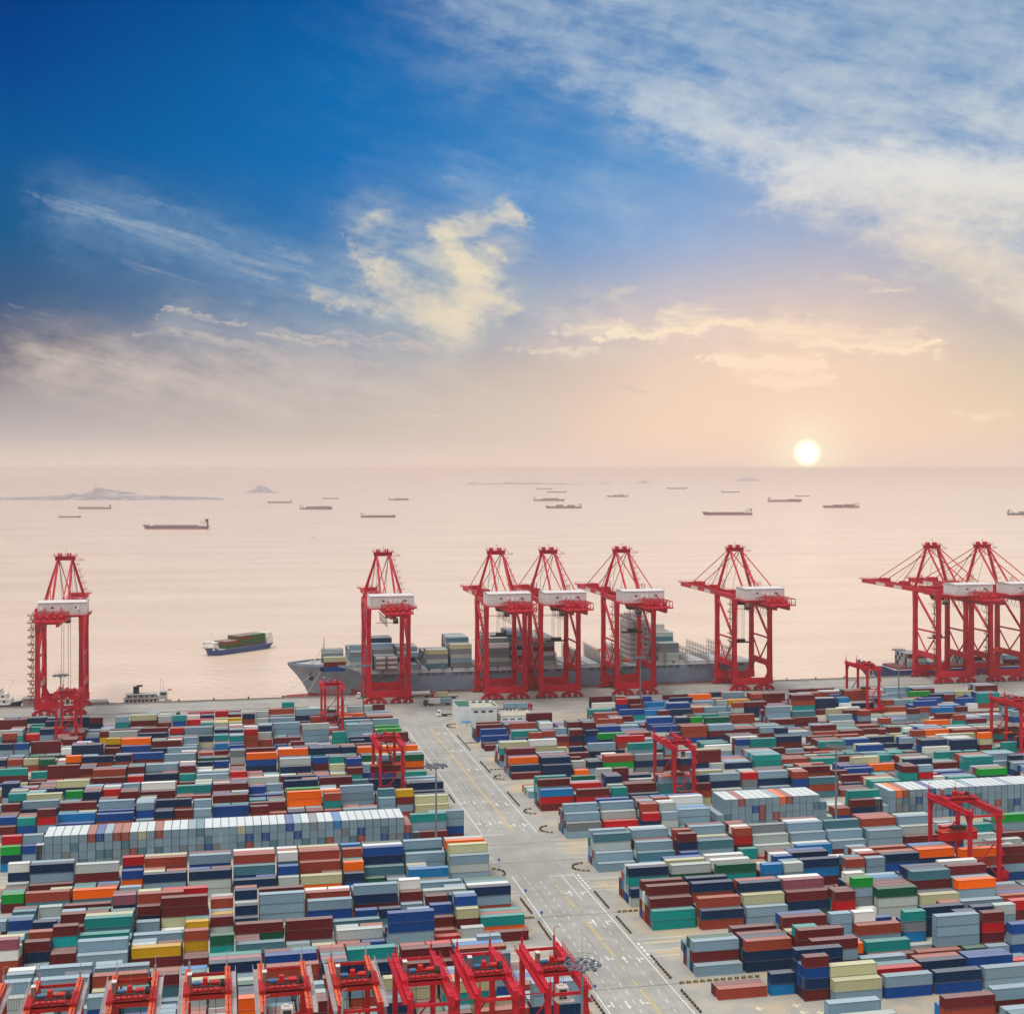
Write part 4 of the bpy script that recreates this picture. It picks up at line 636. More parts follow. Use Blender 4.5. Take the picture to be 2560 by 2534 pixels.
class Stuff:
    def __init__(s): s.mb = MB(); s.col = []
    def box(s, *a):
        n = len(s.mb.f); s.mb.box(*a); return len(s.mb.f)-n
    def cont(s, x, y, z, L, Wd, c, detail=True, H=H_C):
        rgb = lin(PAINT[c][0]) if isinstance(c, str) else c
        k = random.uniform(.88, 1.1); rgb = tuple(min(1, v*k) for v in rgb[:3])+(1,)
        n0 = len(s.mb.f)
        s.mb.box(x+.06, y+.05, z+.03, x+L-.06, y+Wd-.05, z+H-.05)
        s.col += [rgb]*(len(s.mb.f)-n0); n0 = len(s.mb.f)
        if detail:                                                   # corner posts and rails stand proud
            p = .16
            for xx in (x, x+L-p):
                s.mb.box(xx, y, z, xx+p, y+p, z+H)
                s.mb.box(xx, y+Wd-p, z, xx+p, y+Wd, z+H)
            s.mb.box(x+p, y+.01, z+.0, x+L-p, y+.09, z+.14); s.mb.box(x+p, y+.01, z+H-.14, x+L-p, y+.09, z+H-.02)
            s.mb.box(x+.01, y+p, z+H-.14, x+.09, y+Wd-p, z+H-.02); s.mb.box(x+L-.09, y+p, z+H-.14, x+L-.01, y+Wd-p, z+H-.02)
            s.mb.box(x+p, y+Wd-.09, z+H-.14, x+L-p, y+Wd-.01, z+H-.02)
        f = tuple(min(1, v*.72+.004) for v in rgb[:3])+(1,)
        s.col += [f]*(len(s.mb.f)-n0)
    def ends(s, x, y, z, c):
        """door furniture on an end facing the camera"""
        n0 = len(s.mb.f)
        for k in range(4): s.mb.box(x+.42+k*.5, y-.01, z+.12, x+.48+k*.5, y+.05, z+2.5)
        s.mb.box(x+1.17, y+.0, z+.1, x+1.25, y+.045, z+2.5)
        s.col += [lin((140,150,156))]*(len(s.mb.f)-n0)
ST = Stuff()
random.seed(11)
nind = 0
CODE = list(PAINT)          # order of the colour numbers
for rec in YARD:
    side, bi, row = rec[:3]; blk = BLK[bi]; v = BV[blk]+2.48*(row-1)
    for st in rec[3:]:
        k, n, q = st[0], str(st[1]), st[2:]
        u = 115.4+6.53*k if side else 68.45+6.46*(1-k)
        if n == '2' and side: u += .2
        z = 0
        for lvl, cd in enumerate(q):
            ch = CODE[cd % 20]
            if cd >= 20:
                tier = 'top box' if lvl == len(q)-1 else TIER[lvl]+'-tier box'
                sz = 'long' if n == '4' else 'short'
                lab = '%s %s container, %s, %s bay %s of road, %s row of %s block' % (PAINT[ch][1], sz, tier, ORD[k], 'right' if side else 'left', ORD[row], ORD[bi])
                container(u, v, z, n, ch, lab, 'shipping containers stacked in the yard', flip=(random.random() < .3)); nind += 1
            else:
                ST.cont(u, v, z, 12.15 if n == '4' else 6.02, W_C, ch)
            z += 2.62
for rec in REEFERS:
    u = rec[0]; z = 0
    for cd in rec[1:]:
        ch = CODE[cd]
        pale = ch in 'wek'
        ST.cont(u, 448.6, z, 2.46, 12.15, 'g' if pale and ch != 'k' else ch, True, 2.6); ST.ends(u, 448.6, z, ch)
        if pale:                                                     # white roof slab; top light put into its paler colour
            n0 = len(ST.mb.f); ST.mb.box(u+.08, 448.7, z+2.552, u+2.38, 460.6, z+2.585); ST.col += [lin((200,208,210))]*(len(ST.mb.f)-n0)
        z += 2.62
STUFF = ST       # linked after the ships have added their deck cargo
# ================================================================== crane paint and shared materials
RED = cmat('crane red', (190,20,42), .5, 0, .10, .25, .25)
REDF = cmat('crane orange-red', (170,24,22), .5, 0, .10, .35, .25)
ORG = cmat('spreader orange', (232,80,20), .5, 0, .12, .6)
WHT = cmat('white sheet metal', (214,206,202), .5, 0, .06, .3)
DRK = cmat('dark machinery', (44,34,34), .6, .2, .2, .8)
GRY = cmat('grey steel', (130,132,134), .5, .4, .12, .6)
GLS = cmat('dark glass', (30,38,46), .15, 0, .05, 1)
BLU = cmat('blue motor paint', (40,100,150), .5)
RUB = cmat('black rubber', (26,26,28), .8)
RAIL_G = cmat('galvanised railing', (190,176,172), .5, .3)
BRED = cmat('bright red housing', (196,20,22), .45)
TDK = cmat('trolley deck brown-red', (118,34,32), .65, 0, .3, .9)

def railing(mb, pts, h=1.05, step=2.4, t=.07, mid=True):
    """hand rail along a polyline"""
    for a, b in zip(pts, pts[1:]):
        a = Vector(a); b = Vector(b); n = max(1, int((b-a).length/step))
        for i in range(n+1):
            p = a.lerp(b, i/n); mb.beam(p, p+Vector((0,0,h)), t)
        for hh in ((h, h*.5) if mid else (h,)):
            mb.beam(a+Vector((0,0,hh)), b+Vector((0,0,hh)), t*.8)
def catenary(mb, a, b, sag, t=.06, n=6):
    a = Vector(a); b = Vector(b); prev = a
    for i in range(1, n+1):
        f = i/n; p = a.lerp(b, f) - Vector((0,0,sag*4*f*(1-f))); mb.beam(prev, p, t); prev = p

# ------------------------------------------------------------------ ship-to-shore crane
def ship_crane(u, label, trolley=14., drop=14., house='long', spreader=True, stairs_left=False, house_dx=0.):
    t = thing('quay_crane', label, 'crane', (u, 726.5, 0), 0, 'red quay cranes working along the berth')
    Wd, GA = 21.3, 27.2                                              # leg spacing along the quay, rail gauge
    TOP = 52.0
    for y in (0, GA):
        for x in (0, Wd):
            m = MB(); s = 1 if x == 0 else -1
            m.beam((x, y, 6.6), (x, y, 40), 2.5, 2.7, 2.1, 2.4); m.beam((x, y, 40), (x, y, TOP), 2.1, 2.4, 2.6, 2.6)
            m.prism([(x-1.3, 6.4), (x+1.3, 6.4), (x+1.3+(1.6 if s > 0 else 0), 6.4), (x+1.15, 10), (x-1.15, 10), (x-1.3-(1.6 if s < 0 else 0), 6.4)], y-1.2, y+1.2, 'y')
            for z in (18, 26, 34, 44): m.box(x-1.32, y-1.42, z, x+1.32, y+1.42, z+.16)
            m.build('leg', RED, t)
        m = MB(); m.box(-1.5, y-1.35, 3.6, Wd+1.5, y+1.35, 6.9); m.box(-1.7, y-.5, 6.9, Wd+1.7, y-.35, 7.4); m.build('sill_beam', RED, t)
        for x in (3.4, Wd-3.4):                                      # bogie set: equaliser beams and eight wheels
            m = MB()
            m.prism([(x-6.0, 1.4), (x-4.9, 2.7), (x-1.8, 3.58), (x+1.8, 3.58), (x+4.9, 2.7), (x+6.0, 1.4), (x+4.2, 1.4), (x+.6, 2.3), (x-.6, 2.3), (x-4.2, 1.4)], y-.7, y+.7, 'y')
            for dx in (-5.0, -1.75, 1.75, 5.0):
                m.box(x+dx-1.15, y-.85, .75, x+dx+1.15, y+.85, 1.7); m.box(x+dx-.3, y-1.25, .9, x+dx+.3, y+1.2, 2.2)
            g_ = m.build('bogie', RED, t)
            m = MB()
            for dx in (-5.6, -4.4, -2.3, -1.2, 1.2, 2.3, 4.4, 5.6): m.cyl((x+dx, y, .42), .42, .5, 10, 'y')
            m.build('wheels', DRK, g_)
    for x in (0, Wd):                                                # side frames (along the boom direction)
        m = MB(); m.box(x-.85, 1.2, 13.6, x+.85, GA-1.2, 16.8); m.prism([(1.2, 10.4), (4.6, 13.6), (1.2, 13.6)], x-.8, x+.8, 'x'); m.prism([(GA-1.2, 10.4), (GA-1.2, 13.6), (GA-4.6, 13.6)], x-.8, x+.8, 'x')
        m.build('portal_beam', RED, t)
        m = MB()
        m.beam((x, 1.2, 29.5), (x, GA-1.2, 29.5), 1.1, 1.1, n=8)
        m.beam((x, GA-1.2, 29), (x, GA*.5, 16.8), .9, n=8); m.beam((x, 1.2, 29), (x, GA*.5, 16.8), .9, n=8)
        m.beam((x, GA-.8, TOP-1), (x, 1.2, 30.2), 1.5, n=8)
        m.build('brace', RED, t)
        m = MB(); m.box(x-.9, 0, TOP, x+.9, GA, TOP+2.6); m.build('side_girder', RED, t)
    for y in (0, GA):
        m = MB(); m.box(-1.2, y-1.1, TOP-.2, Wd+1.2, y+1.1, TOP+2.9)
        railing(m, [(-1.2, y-1.1, TOP+2.9), (Wd+1.2, y-1.1, TOP+2.9)])
        m.build('cross_beam', RED, t)
    cx = Wd/2; gx = 3.7
    # fixed girder over the quay and back reach
    m = MB()
    for s in (-1, 1):
        m.box(cx+s*gx-.65, -43, 49.9, cx+s*gx+.65, GA+2, 52.6); m.box(cx+s*gx-.95, -43, 52.6, cx+s*gx+.95, GA+2, 52.75)
        railing(m, [(cx+s*(gx+1.5), -43, 52.7), (cx+s*(gx+1.5), GA, 52.7)], step=3)
        m.box(cx+s*(gx+1.2)-.5, -43, 52.5, cx+s*(gx+1.2)+.5, GA, 52.62)
    for y in (-42.6, -30, -16, -4, 10): m.box(cx-gx, y-.5, 51.2, cx+gx, y+.5, 52.4)
    m.build('girder', RED, t)
    # winch frame and cable trough at the landward end
    m = MB()
    m.box(cx-7.4, -43.6, 52.2, cx+7.4, -27, 52.6)
    for y in (-43.2, -38, -33, -27.6):
        for x in (-7.2, -3.6, 0, 3.6, 7.2): m.beam((cx+x, y, 52.6), (cx+x, y, 55.9), .28)
        m.beam((cx-7.2, y, 55.9), (cx+7.2, y, 55.9), .3)
    for x in (-7.2, 0, 7.2): m.beam((cx+x, -43.2, 55.9), (cx+x, -27.6, 55.9), .3)
    railing(m, [(cx-7.4, -27, 52.6), (cx-7.4, -43.6, 52.6), (cx+7.4, -43.6, 52.6), (cx+7.4, -27, 52.6)])
    for k in range(4): m.cyl((cx-5+3.3*k, -36, 53.8), .9, 1.6, 10, 'x')
    m.box(cx-2, -32, 52.6, cx+3, -29, 54.9)
    m.build('winch_frame', RED, t)
    m = MB()
    m.beam((cx-gx-2.4, -42, 50.0), (cx-gx-2.4, -6, 50.0), .3)
    for k in range(9): catenary(m, (cx-gx-2.0, -42+k*4.0, 49.9), (cx-gx-2.0, -38+k*4.0, 49.9), 4.2, .12)
    m.build('cable_loops', DRK, t)
    # boom over the water
    m = MB()
    for s in (-1, 1):
        m.box(cx+s*gx-.6, GA+2.6, 50.3, cx+s*gx+.6, 110, 52.6); m.box(cx+s*gx-.85, GA+2.6, 52.6, cx+s*gx+.85, 110, 52.75)
        railing(m, [(cx+s*(gx+1.4), GA+3, 52.7), (cx+s*(gx+1.4), 110, 52.7)], step=3.4)
    for y in (40, 54, 68, 82, 96, 109.4): m.box(cx-gx, y-.5, 51.3, cx+gx, y+.5, 52.3)
    m.box(cx-6.2, 104, 52.7, cx+6.2, 110.5, 52.9); railing(m, [(cx-6.2, 104, 52.9), (cx-6.2, 110.5, 52.9), (cx+6.2, 110.5, 52.9)])
    for y in (58, 62, 84, 88): m.box(cx-2.6, y-.8, 52.8, cx+2.6, y+.8, 55.0)
    m.build('boom', RED, t)
    m = MB()
    for y0, y1 in ((56, 66), (78, 90)): m.box(cx-gx-.68, y0, 50.5, cx-gx-.62, y1, 52.4)
    m.build('boom_panel', WHT, t)
    # apex frame
    AZ = 78.5; ay = GA-.5; ax = 3.5
    for s in (-1, 1):
        m = MB(); m.beam((cx+s*(Wd/2), GA, TOP+2.6), (cx+s*ax, ay, AZ), 1.45, 1.45, 1.15, 1.15); m.build('apex_leg', RED, t)
        m = MB(); m.beam((cx+s*ax, ay-.6, AZ), (cx+s*(gx+.3), 1.0, TOP+2.8), 1.15, 1.15, 1.2, 1.2, 8); m.build('apex_leg', RED, t)
        m = MB(); m.beam((cx+s*ax, ay-.8, AZ), (cx+s*(gx+.1), -37, 53.6), .62, n=8); m.build('backstay', RED, t)
        m = MB(); m.beam((cx+s*ax, ay+.8, AZ), (cx+s*gx, 92, 53), .5, n=6); m.build('forestay', RED, t)
        m = MB(); m.beam((cx+s*ax, ay+.8, AZ-.4), (cx+s*gx, 58, 53), .45, n=6); m.build('forestay', RED, t)
        m = MB(); m.beam((cx+s*(ax-.5), ay, AZ), (cx+s*gx*.7, GA+10, 53), .2, n=6); m.beam((cx+s*(ax-.9), ay, AZ), (cx+s*gx*.5, 70, 53), .12, n=4); m.build('hoist_rope', DRK, t)
    m = MB(); m.box(cx-5.0, ay-1.6, AZ-1.0, cx+5.0, ay+1.6, AZ+1.0); m.box(cx-5.6, ay-2.3, AZ+1.0, cx+5.8, ay+2.3, AZ+1.15)
    railing(m, [(cx-5.6, ay-2.3, AZ+1.1), (cx+5.8, ay-2.3, AZ+1.1), (cx+5.8, ay+2.3, AZ+1.1), (cx-5.6, ay+2.3, AZ+1.1), (cx-5.6, ay-2.3, AZ+1.1)], step=1.8)
    for x in (-3.3, -2.1, 1.3, 2.6): m.cyl((cx+x, ay, AZ+1.9), 1.05, .8, 12, 'x')
    m.beam((cx+.2, ay, AZ+1), (cx+.2, ay, AZ+4.6), .16); m.beam((cx+.2, ay, AZ+4.2), (cx+1.3, ay, AZ+4.2), .12)
    m.beam((cx-5.4, ay-2.2, AZ+1), (cx-5.4, ay-2.2, AZ+3.6), .1); m.beam((cx+5.5, ay+2.2, AZ+1), (cx+5.5, ay+2.2, AZ+3.4), .1)
    m.box(cx+5.8, ay-1.2, AZ-1.2, cx+9.4, ay+.6, AZ-1.05); railing(m, [(cx+6.5, ay-1.2, AZ-1.1), (cx+9.4, ay-1.2, AZ-1.1), (cx+9.4, ay+.6, AZ-1.1)], step=1.5)
    m.beam((cx+4.6, ay, AZ+1.6), (cx+9.0, ay-.6, AZ-1.1), .14)
    m.build('apex_platform', RED, t)
    m = MB()                                                          # landings climbing the right apex leg
    for k in range(6):
        f = .16+.14*k; px = cx+Wd/2+(ax-Wd/2)*f; pz = TOP+3+(AZ-TOP-3)*f
        m.box(px+.4, ay-1.2, pz, px+2.6, ay+1, pz+.12); railing(m, [(px+2.6, ay-1.2, pz), (px+2.6, ay+1, pz)], step=1.6)
        m.beam((px+1.6, ay+.9, pz), (px+.4, ay+.9, pz+4.0), .16)
    m.build('apex_ladder', RED, t)
    # signal masts on the cross beams
    m = MB()
    for x, y in ((cx-8, GA-2), (cx+6, 4)):
        for dx in (-.8, .8):
            for dy in (-.8, .8): m.beam((x+dx, y+dy, TOP+2.8), (x+dx, y+dy, TOP+9.5), .14)
        for z in range(5): m.box(x-.9, y-.9, TOP+4+z*1.35, x+.9, y+.9, TOP+4.1+z*1.35)
    m.build('lift_mast', RED, t)
    # machinery house
    hx0, hx1, hy0, hy1, hz = (cx-14.9+house_dx, cx+8.0+house_dx, -27, -13, 54.0)
    m = MB(); m.box(hx0, hy0, hz, hx1, hy1, hz+6.2)
    m.prism([(hy0-.3, hz+6.2), ((hy0+hy1)/2, hz+6.9), (hy1+.3, hz+6.2)], hx0-.3, hx1+.3, 'x')
    hs = m.build('machinery_house', WHT, t)
    m = MB()
    for k in range(22): m.box(hx0+.5+k*1.02, hy0-.05, hz+.3, hx0+.56+k*1.02, hy0-.01, hz+6.0)
    railing(m, [(hx0, hy1, hz+6.3), (hx1, hy1, hz+6.3), (hx1, hy0, hz+6.3)], step=2.)
    m.build('wall_seams', cmat('pale seam', (190,188,184), .6), hs)
    m = MB()
    for x in (6.2, 17.4): m.box(hx0+x, hy0-.12, hz+3.4, hx0+x+1.3, hy0-.01, hz+4.1)
    m.box(hx0+6.2, hy0-.12, hz+.8, hx0+6.8, hy0-.01, hz+1.4)
    m.build('window', GLS, hs)
    m = MB()
    for x in ((1.2, 18.5) if house == 'short' else (10.2, 12.6, 15.0)): m.box(hx0+x, hy0-.6, hz+2.6, hx0+x+1.0, hy0-.01, hz+4.0)
    m.build('vent_hood', cmat('white vent', (240,238,232), .5), hs)
    m = MB(); m.box(hx0-1.4, hy0-1.4, hz-.5, hx1+1.4, hy1+1.2, hz-.02)
    railing(m, [(hx0-1.4, hy1, hz), (hx0-1.4, hy0-1.4, hz), (hx1+1.4, hy0-1.4, hz), (hx1+1.4, hy1, hz)], step=2)
    for y in (hy0+2, hy1-2): m.box(cx-9+house_dx*.6, y-.5, 52.76, cx+9+house_dx*.6, y+.5, hz-.5)
    m.build('house_platform', RED, t)
    # trolley, cab, head block
    ty = trolley
    m = MB(); m.box(cx-gx+.7, ty-4, 48.6, cx+gx-.7, ty+4, 49.8)
    for x in (-2.2, 2.2):
        for y in (-3, 3): m.cyl((cx+x, ty+y, 50.2), .6, .6, 10, 'x')
    m.box(cx-2.6, ty-3.4, 47.2, cx+2.6, ty+3.4, 48.6); m.build('trolley', DRK, t)
    m = MB(); m.box(cx+.5, ty-7.6, 44.6, cx+3.1, ty-4.6, 47.4); cb = m.build('operator_cab', cmat('cab grey', (150,140,134), .5), t)
    m = MB(); m.box(cx+.45, ty-7.66, 44.9, cx+3.15, ty-5.6, 46.3); m.build('window', GLS, cb)
    m = MB(); m.beam((cx+.7, ty-7, 47.4), (cx+.7, ty-7, 50), .16); m.beam((cx+3, ty-4.8, 47.4), (cx+3, ty-4.8, 50), .16)
    m.box(cx-8.5, ty-5.4, 44.8, cx+.5, ty-4.4, 44.95); railing(m, [(cx-8.5, ty-5.4, 44.9), (cx+.5, ty-5.4, 44.9)], step=1.8)
    m.build('cab_walkway', RED, t)
    if spreader:
        sz = 50-drop
        m = MB()
        for x in (-2.4, -1.2, 1.2, 2.4):
            for y in (-1, 1): m.beam((cx+x, ty+y, sz+2), (cx+x*.9, ty+y*1.2, 48.6), .09)
        m.build('hoist_ropes', DRK, t)
        m = MB(); m.box(cx-2.8, ty-1.1, sz+.8, cx+2.8, ty+1.1, sz+2)
        m.box(cx-6.1, ty-1.15, sz, cx+6.1, ty-.75, sz+.6); m.box(cx-6.1, ty+.75, sz, cx+6.1, ty+1.15, sz+.6)
        for x in (-6.0, -3, 0, 3, 5.7): m.box(cx+x, ty-1.15, sz+.05, cx+x+.35, ty+1.15, sz+.55)
        for k in range(7): m.beam((cx-2.4+k*.8, ty-1, sz+2), (cx-2.4+k*.8, ty-1, sz+2.9), .16)
        m.build('spreader', DRK if drop < 30 else ORG, t)
    # access stairs up the left landside leg, name board
    m = MB(); sx_ = -1.6
    for k in range(11):
        z = 8+k*4.1
        m.box(sx_-2.1, -1.4, z, sx_, 1.4, z+.14); railing(m, [(sx_, -1.4, z), (sx_-2.1, -1.4, z), (sx_-2.1, 1.4, z)], step=1.6, t=.09)
        m.beam((sx_-1.6, 1.0 if k % 2 else -1.0, z), (sx_-.7, -1.0 if k % 2 else 1.0, z+4.1), .34, .14)
    m.beam((sx_-.15, -1.3, 7), (sx_-.15, -1.3, 54), .12); m.beam((sx_-.15, 1.3, 7), (sx_-.15, 1.3, 54), .12)
    if stairs_left:
        for k in range(13): z = 7+k*3.7; m.box(sx_-3.0, -2.2, z, sx_+.2, -.4, z+.2); railing(m, [(sx_-3.0, -2.2, z), (sx_, -2.2, z)], step=1.2, t=.12); m.beam((sx_-2.8, -1.3, z), (sx_, -1.3, z-1.8), .2)
    m.build('stairs', cmat('stair steel', (150,44,46), .6), t)
    m = MB(); m.box(.86+0, 6.5, 14.1, .95, 19.5, 16.3); nb = m.build('name_board', WHT, t)
    m = MB()
    for k in range(7): m.box(.96, 12+k*.95, 14.6, .99, 12.6+k*.95, 15.8)
    m.build('board_marks', cmat('board marking blue', (60,90,150), .5), nb)
    return t
CR = [
 (-90.9, 'leftmost red quay crane, plain white house, stairs up its left leg', dict(house='short', house_dx=7.6, trolley=30, drop=43, stairs_left=True)),
 (77.5, 'second red quay crane from the left, astride the bow end of the grey ship', dict(trolley=-9, drop=9, spreader=False, house_dx=2.0)),
 (141.5, 'third red quay crane from left, right behind the white harbour building', dict(trolley=12, drop=17)),
 (171.9, 'fourth red quay crane, close beside the third, spreader hanging halfway', dict(trolley=8, drop=20)),
 (215.3, 'fifth red quay crane, in front of the white ship bridge tower', dict(trolley=6, drop=16)),
 (284.5, 'sixth red quay crane, standing alone by the stern of the grey ship', dict(trolley=18, drop=25)),
 (411.2, 'seventh red quay crane, left one of the overlapping right-hand pair', dict(trolley=20, drop=26)),
 (444.9, 'rightmost red quay crane, cut by the right edge of the photo', dict(trolley=14, drop=34))]
for u, lab, kw in CR: ship_crane(u, lab, **kw)

# ------------------------------------------------------------------ rubber-tyred gantry crane
def yard_gantry(u0, u1, v0, top, label, near=False, trolley=.4, drop=10., load=None, span=23.4, cab=True):
    mt = REDF if near else RED
    t = thing('gantry_crane', label, 'gantry crane', (u0, v0, 0), 0, 'red gantry cranes on rubber tyres over the stacks')
    s = u1-u0; gz0 = top-1.9
    for y in (0, span):
        for x in (0, s):
            m = MB(); k = 1 if y == 0 else -1
            m.beam((x, y, 2.6), (x, y, gz0), .95, 1.0, 1.05, 1.25); m.beam((x, y+k*.0, gz0-3.2), (x, y+k*1.9, gz0+.1), .7, .8)
            m.box(x-.62, y-.66, gz0-.12, x+.62, y+.66, gz0+.02)
            m.build('leg', mt, t)
        m = MB(); m.box(-2.6, y-.55, 1.55, s+2.6, y+.55, 2.7); m.box(-2.2, y-.6, 2.7, -.6, y+.6, 3.0)
        m.build('sill_beam', mt, t)
        m = MB(); m.beam((0, y, 8.6), (s*.42, y, 8.9), .4, .4); m.beam((s*.42, y, 9), (s, y, 3.0), .34, .34); m.beam((s*.42, y, 9), (s, y, 14.6), .34, .34); m.beam((0, y, 13.6), (s, y, 13.6), .2)
        m.build('brace', mt, t)
        for x in (-2.2, -.9, s+.9, s+2.2):
            m = MB(); m.cyl((x, y, .75), .75, .6, 14, 'y'); w = m.build('wheel', RUB, t)
            m = MB(); m.cyl((x, y, .75), .34, .66, 10, 'y'); m.build('hub', mt, w)
    for x in (0, s):
        m = MB(); m.box(x-.5, -1.0, gz0, x+.5, span+1.0, top); m.build('girder', mt, t)
        m = MB(); m.box(x-.62, -1.0, top+.003, x-.12, span+1.0, top+.14); m.box(x+.18, -1.0, top+.003, x+.42, span+1.0, top+.10)
        for k in range(7): m.box(x-.55, .5+k*3.7, top+.14, x+.5, .9+k*3.7, top+.2)
        m.build('trolley_rail', cmat('orange rail band', (214,92,52), .5) if near else mt, t)
        o = -1.5 if x == 0 else .55
        m = MB(); m.box(x+o, -.6, gz0+.9, x+o+.95, span+.6, gz0+1.0)
        e = x+o if x == 0 else x+o+.95
        railing(m, [(e, -.6, gz0+1.0), (e, span+.6, gz0+1.0)], step=1.5, t=.09)
        m.build('walkway', RAIL_G if near else mt, t)
    for y in (-.9, span+.9): m = MB(); m.box(.5, y-.18, gz0+.3, s-.5, y+.18, gz0+.9); m.build('end_tie', mt, t)
    for x, y in ((.2, span+1.2), (s-.2, span+1.2), (.2, -1.2)):       # lamp posts at the girder ends
        m = MB(); m.box(x-.2, y-.2, gz0, x+.2, y+.2, top+1.4); m.beam((x, y, top+1.4), (x, y, top+3.0), .12)
        if y > 0 or near: m.beam((x, y, top+3.0), (x+.9, y-.1, top+3.3), .1)
        m.build('lamp_post', mt if not near else cmat('lamp grey', (150,150,150), .5), t)
    # trolley with hoist
    ty = trolley*(span-7)+3.5
    m = MB(); m.box(-.4, ty-2.9, top+.25, s+.4, ty+2.9, top+.6); m.box(-.7, ty-3.1, top+.12, .6, ty+3.1, top+.9); m.box(s-.6, ty-3.1, top+.12, s+.7, ty+3.1, top+.9)
    for y in (-2.9, 2.6): m.box(.6, ty+y, top-.6, s-.6, ty+y+.4, top+.62)
    railing(m, [(0, ty-3, top+.6), (s, ty-3, top+.6), (s, ty+3, top+.6)], step=1.3, t=.07)
    tr = m.build('trolley', mt, t)
    m = MB(); m.box(.62, ty-2.5, top+.603, s-.62, ty+2.55, top+.64)
    for k in range(7): m.box(.7+k*(s-1.6)/7, ty-2.6+.5*(k % 3), top+.64, .7+k*(s-1.6)/7+.5, ty-1.9+.5*(k % 3), top+.95+.2*(k % 2))
    for k in range(3): m.beam((.6, ty-1.4+k*1.5, top+.8), (s-.6, ty-1.4+k*1.5, top+.8), .16)
    m.build('machinery_deck', TDK, tr)
    m = MB(); m.box(s*.38, ty+.3, top+.64, s*.50, ty+1.4, top+2.2); m.build('gear_housing', BRED, tr); m = MB(); m.cyl((s*.68, ty+.7, top+1.3), .5, s*.2, 14, 'x'); m.build('gear_housing', BRED, tr)
    m = MB(); m.box(s*.14, ty-1.7, top+.64, s*.9, ty-1.5, top+1.0)
    for k in range(5): m.cyl((s*(.2+.13*k), ty-2.1, top+1.0), .34, s*.09, 10, 'x')
    m.build('hoist_housing', BRED, tr)
    m = MB(); m.cyl((s*.24, ty+.8, top+1.25), .42, s*.16, 12, 'x'); m.build('motor', BLU, tr)
    m = MB(); m.cyl((s*.86, ty+.2, top+1.25), .8, .8, 18, 'x'); m.cyl((s*.55, ty-.9, top+1.0), .3, s*.4, 10, 'x'); m.build('cable_drum', RUB, tr)
    m = MB(); m.box(.1, ty+1.0, top+.6, .9, ty+2.4, top+2.9); eb = m.build('electric_box', cmat('box brown-grey', (128,98,92), .6), tr)
    m = MB(); m.box(.05, ty+.95, top+2.9, .95, ty+2.45, top+2.98); m.build('box_lid', WHT, eb)
    for x, y, h in ((s*.45, ty+2.4, 3.8), (s*.8, ty-2.4, 3.0)): m = MB(); m.beam((x, y, top+.6), (x, y, top+h), .07); m.build('antenna', GRY, tr)
    if cab:
        m = MB(); m.box(s*.40, ty-5.2, gz0-2.9, s*.40+2.3, ty-3.15, gz0-.2); m.box(s*.36, ty-5.6, gz0-3.05, s*.40+3.4, ty-3.1, gz0-2.9)
        railing(m, [(s*.36, ty-5.6, gz0-2.9), (s*.40+3.4, ty-5.6, gz0-2.9)], step=1.1, t=.05)
        m.box(s*.40+.5, ty-4.6, gz0-.2, s*.40+1.4, ty-3.9, gz0+.3)
        cb = m.build('operator_cab', WHT, t)
        m = MB(); m.box(s*.40+.35, ty-5.26, gz0-2.55, s*.40+1.95, ty-5.14, gz0-1.5); m.box(s*.40+.35, ty-5.26, gz0-1.4, s*.40+1.95, ty-5.14, gz0-.55)
        m.build('window', GLS, cb)
    sz = top-drop; m = MB()
    for x in (-1.8, 1.8):
        for y in (-.9, .9): m.beam((s/2+x, ty+y, sz+1.5), (s/2+x*.8, ty+y, top), .06)
    m.build('hoist_rope', DRK, t)
    m = MB(); m.box(s/2-2.3, ty-1.2, sz+.7, s/2+2.3, ty+1.2, sz+1.5)
    for k in range(6): m.beam((s/2-2+k*.8, ty-1, sz+1.5), (s/2-2.2+k*.85, ty-1, sz+2.3), .12)
    m.build('head_block', DRK, t)
    m = MB(); m.box(s/2-3.6, ty-.45, sz+.15, s/2+3.6, ty+.45, sz+.7); m.box(s/2-6.05, ty-.2, sz+.2, s/2-3.6, ty+.2, sz+.6); m.box(s/2+3.6, ty-.2, sz+.2, s/2+6.05, ty+.2, sz+.6)
    for x in (-6.1, 5.8): m.box(s/2+x, ty-1.2, sz+.02, s/2+x+.3, ty+1.2, sz+.6)
    m.build('spreader', ORG, t)
    # power pack, stairs
    m = MB(); m.box(s+.6, -.9, 2.75, s+2.7, .9, 4.9); m.build('power_pack', mt, t); m = MB(); m.box(-2.5, span-.8, 3.05, -.7, span+.8, 4.6); m.build('power_pack', mt, t)
    m = MB()
    for k in range(5):
        z = 2.8+k*3.6
        if z+3.6 > gz0: break
        m.beam((s+.7, .9 if k % 2 else -.9, z), (s+.7, -.9 if k % 2 else .9, z+3.6), .3, .1); m.box(s+.5, -1.1, z+3.5, s+1.3, 1.1, z+3.62)
        railing(m, [(s+1.3, -1.1, z+3.6), (s+1.3, 1.1, z+3.6)], step=1.1, t=.06)
    m.build('stairs', mt, t)
    if load: container(u0+s/2-6.1, v0+ty-1.2, sz-2.62, '4', load[0], load[1], 'containers hanging from gantry cranes')
    return t
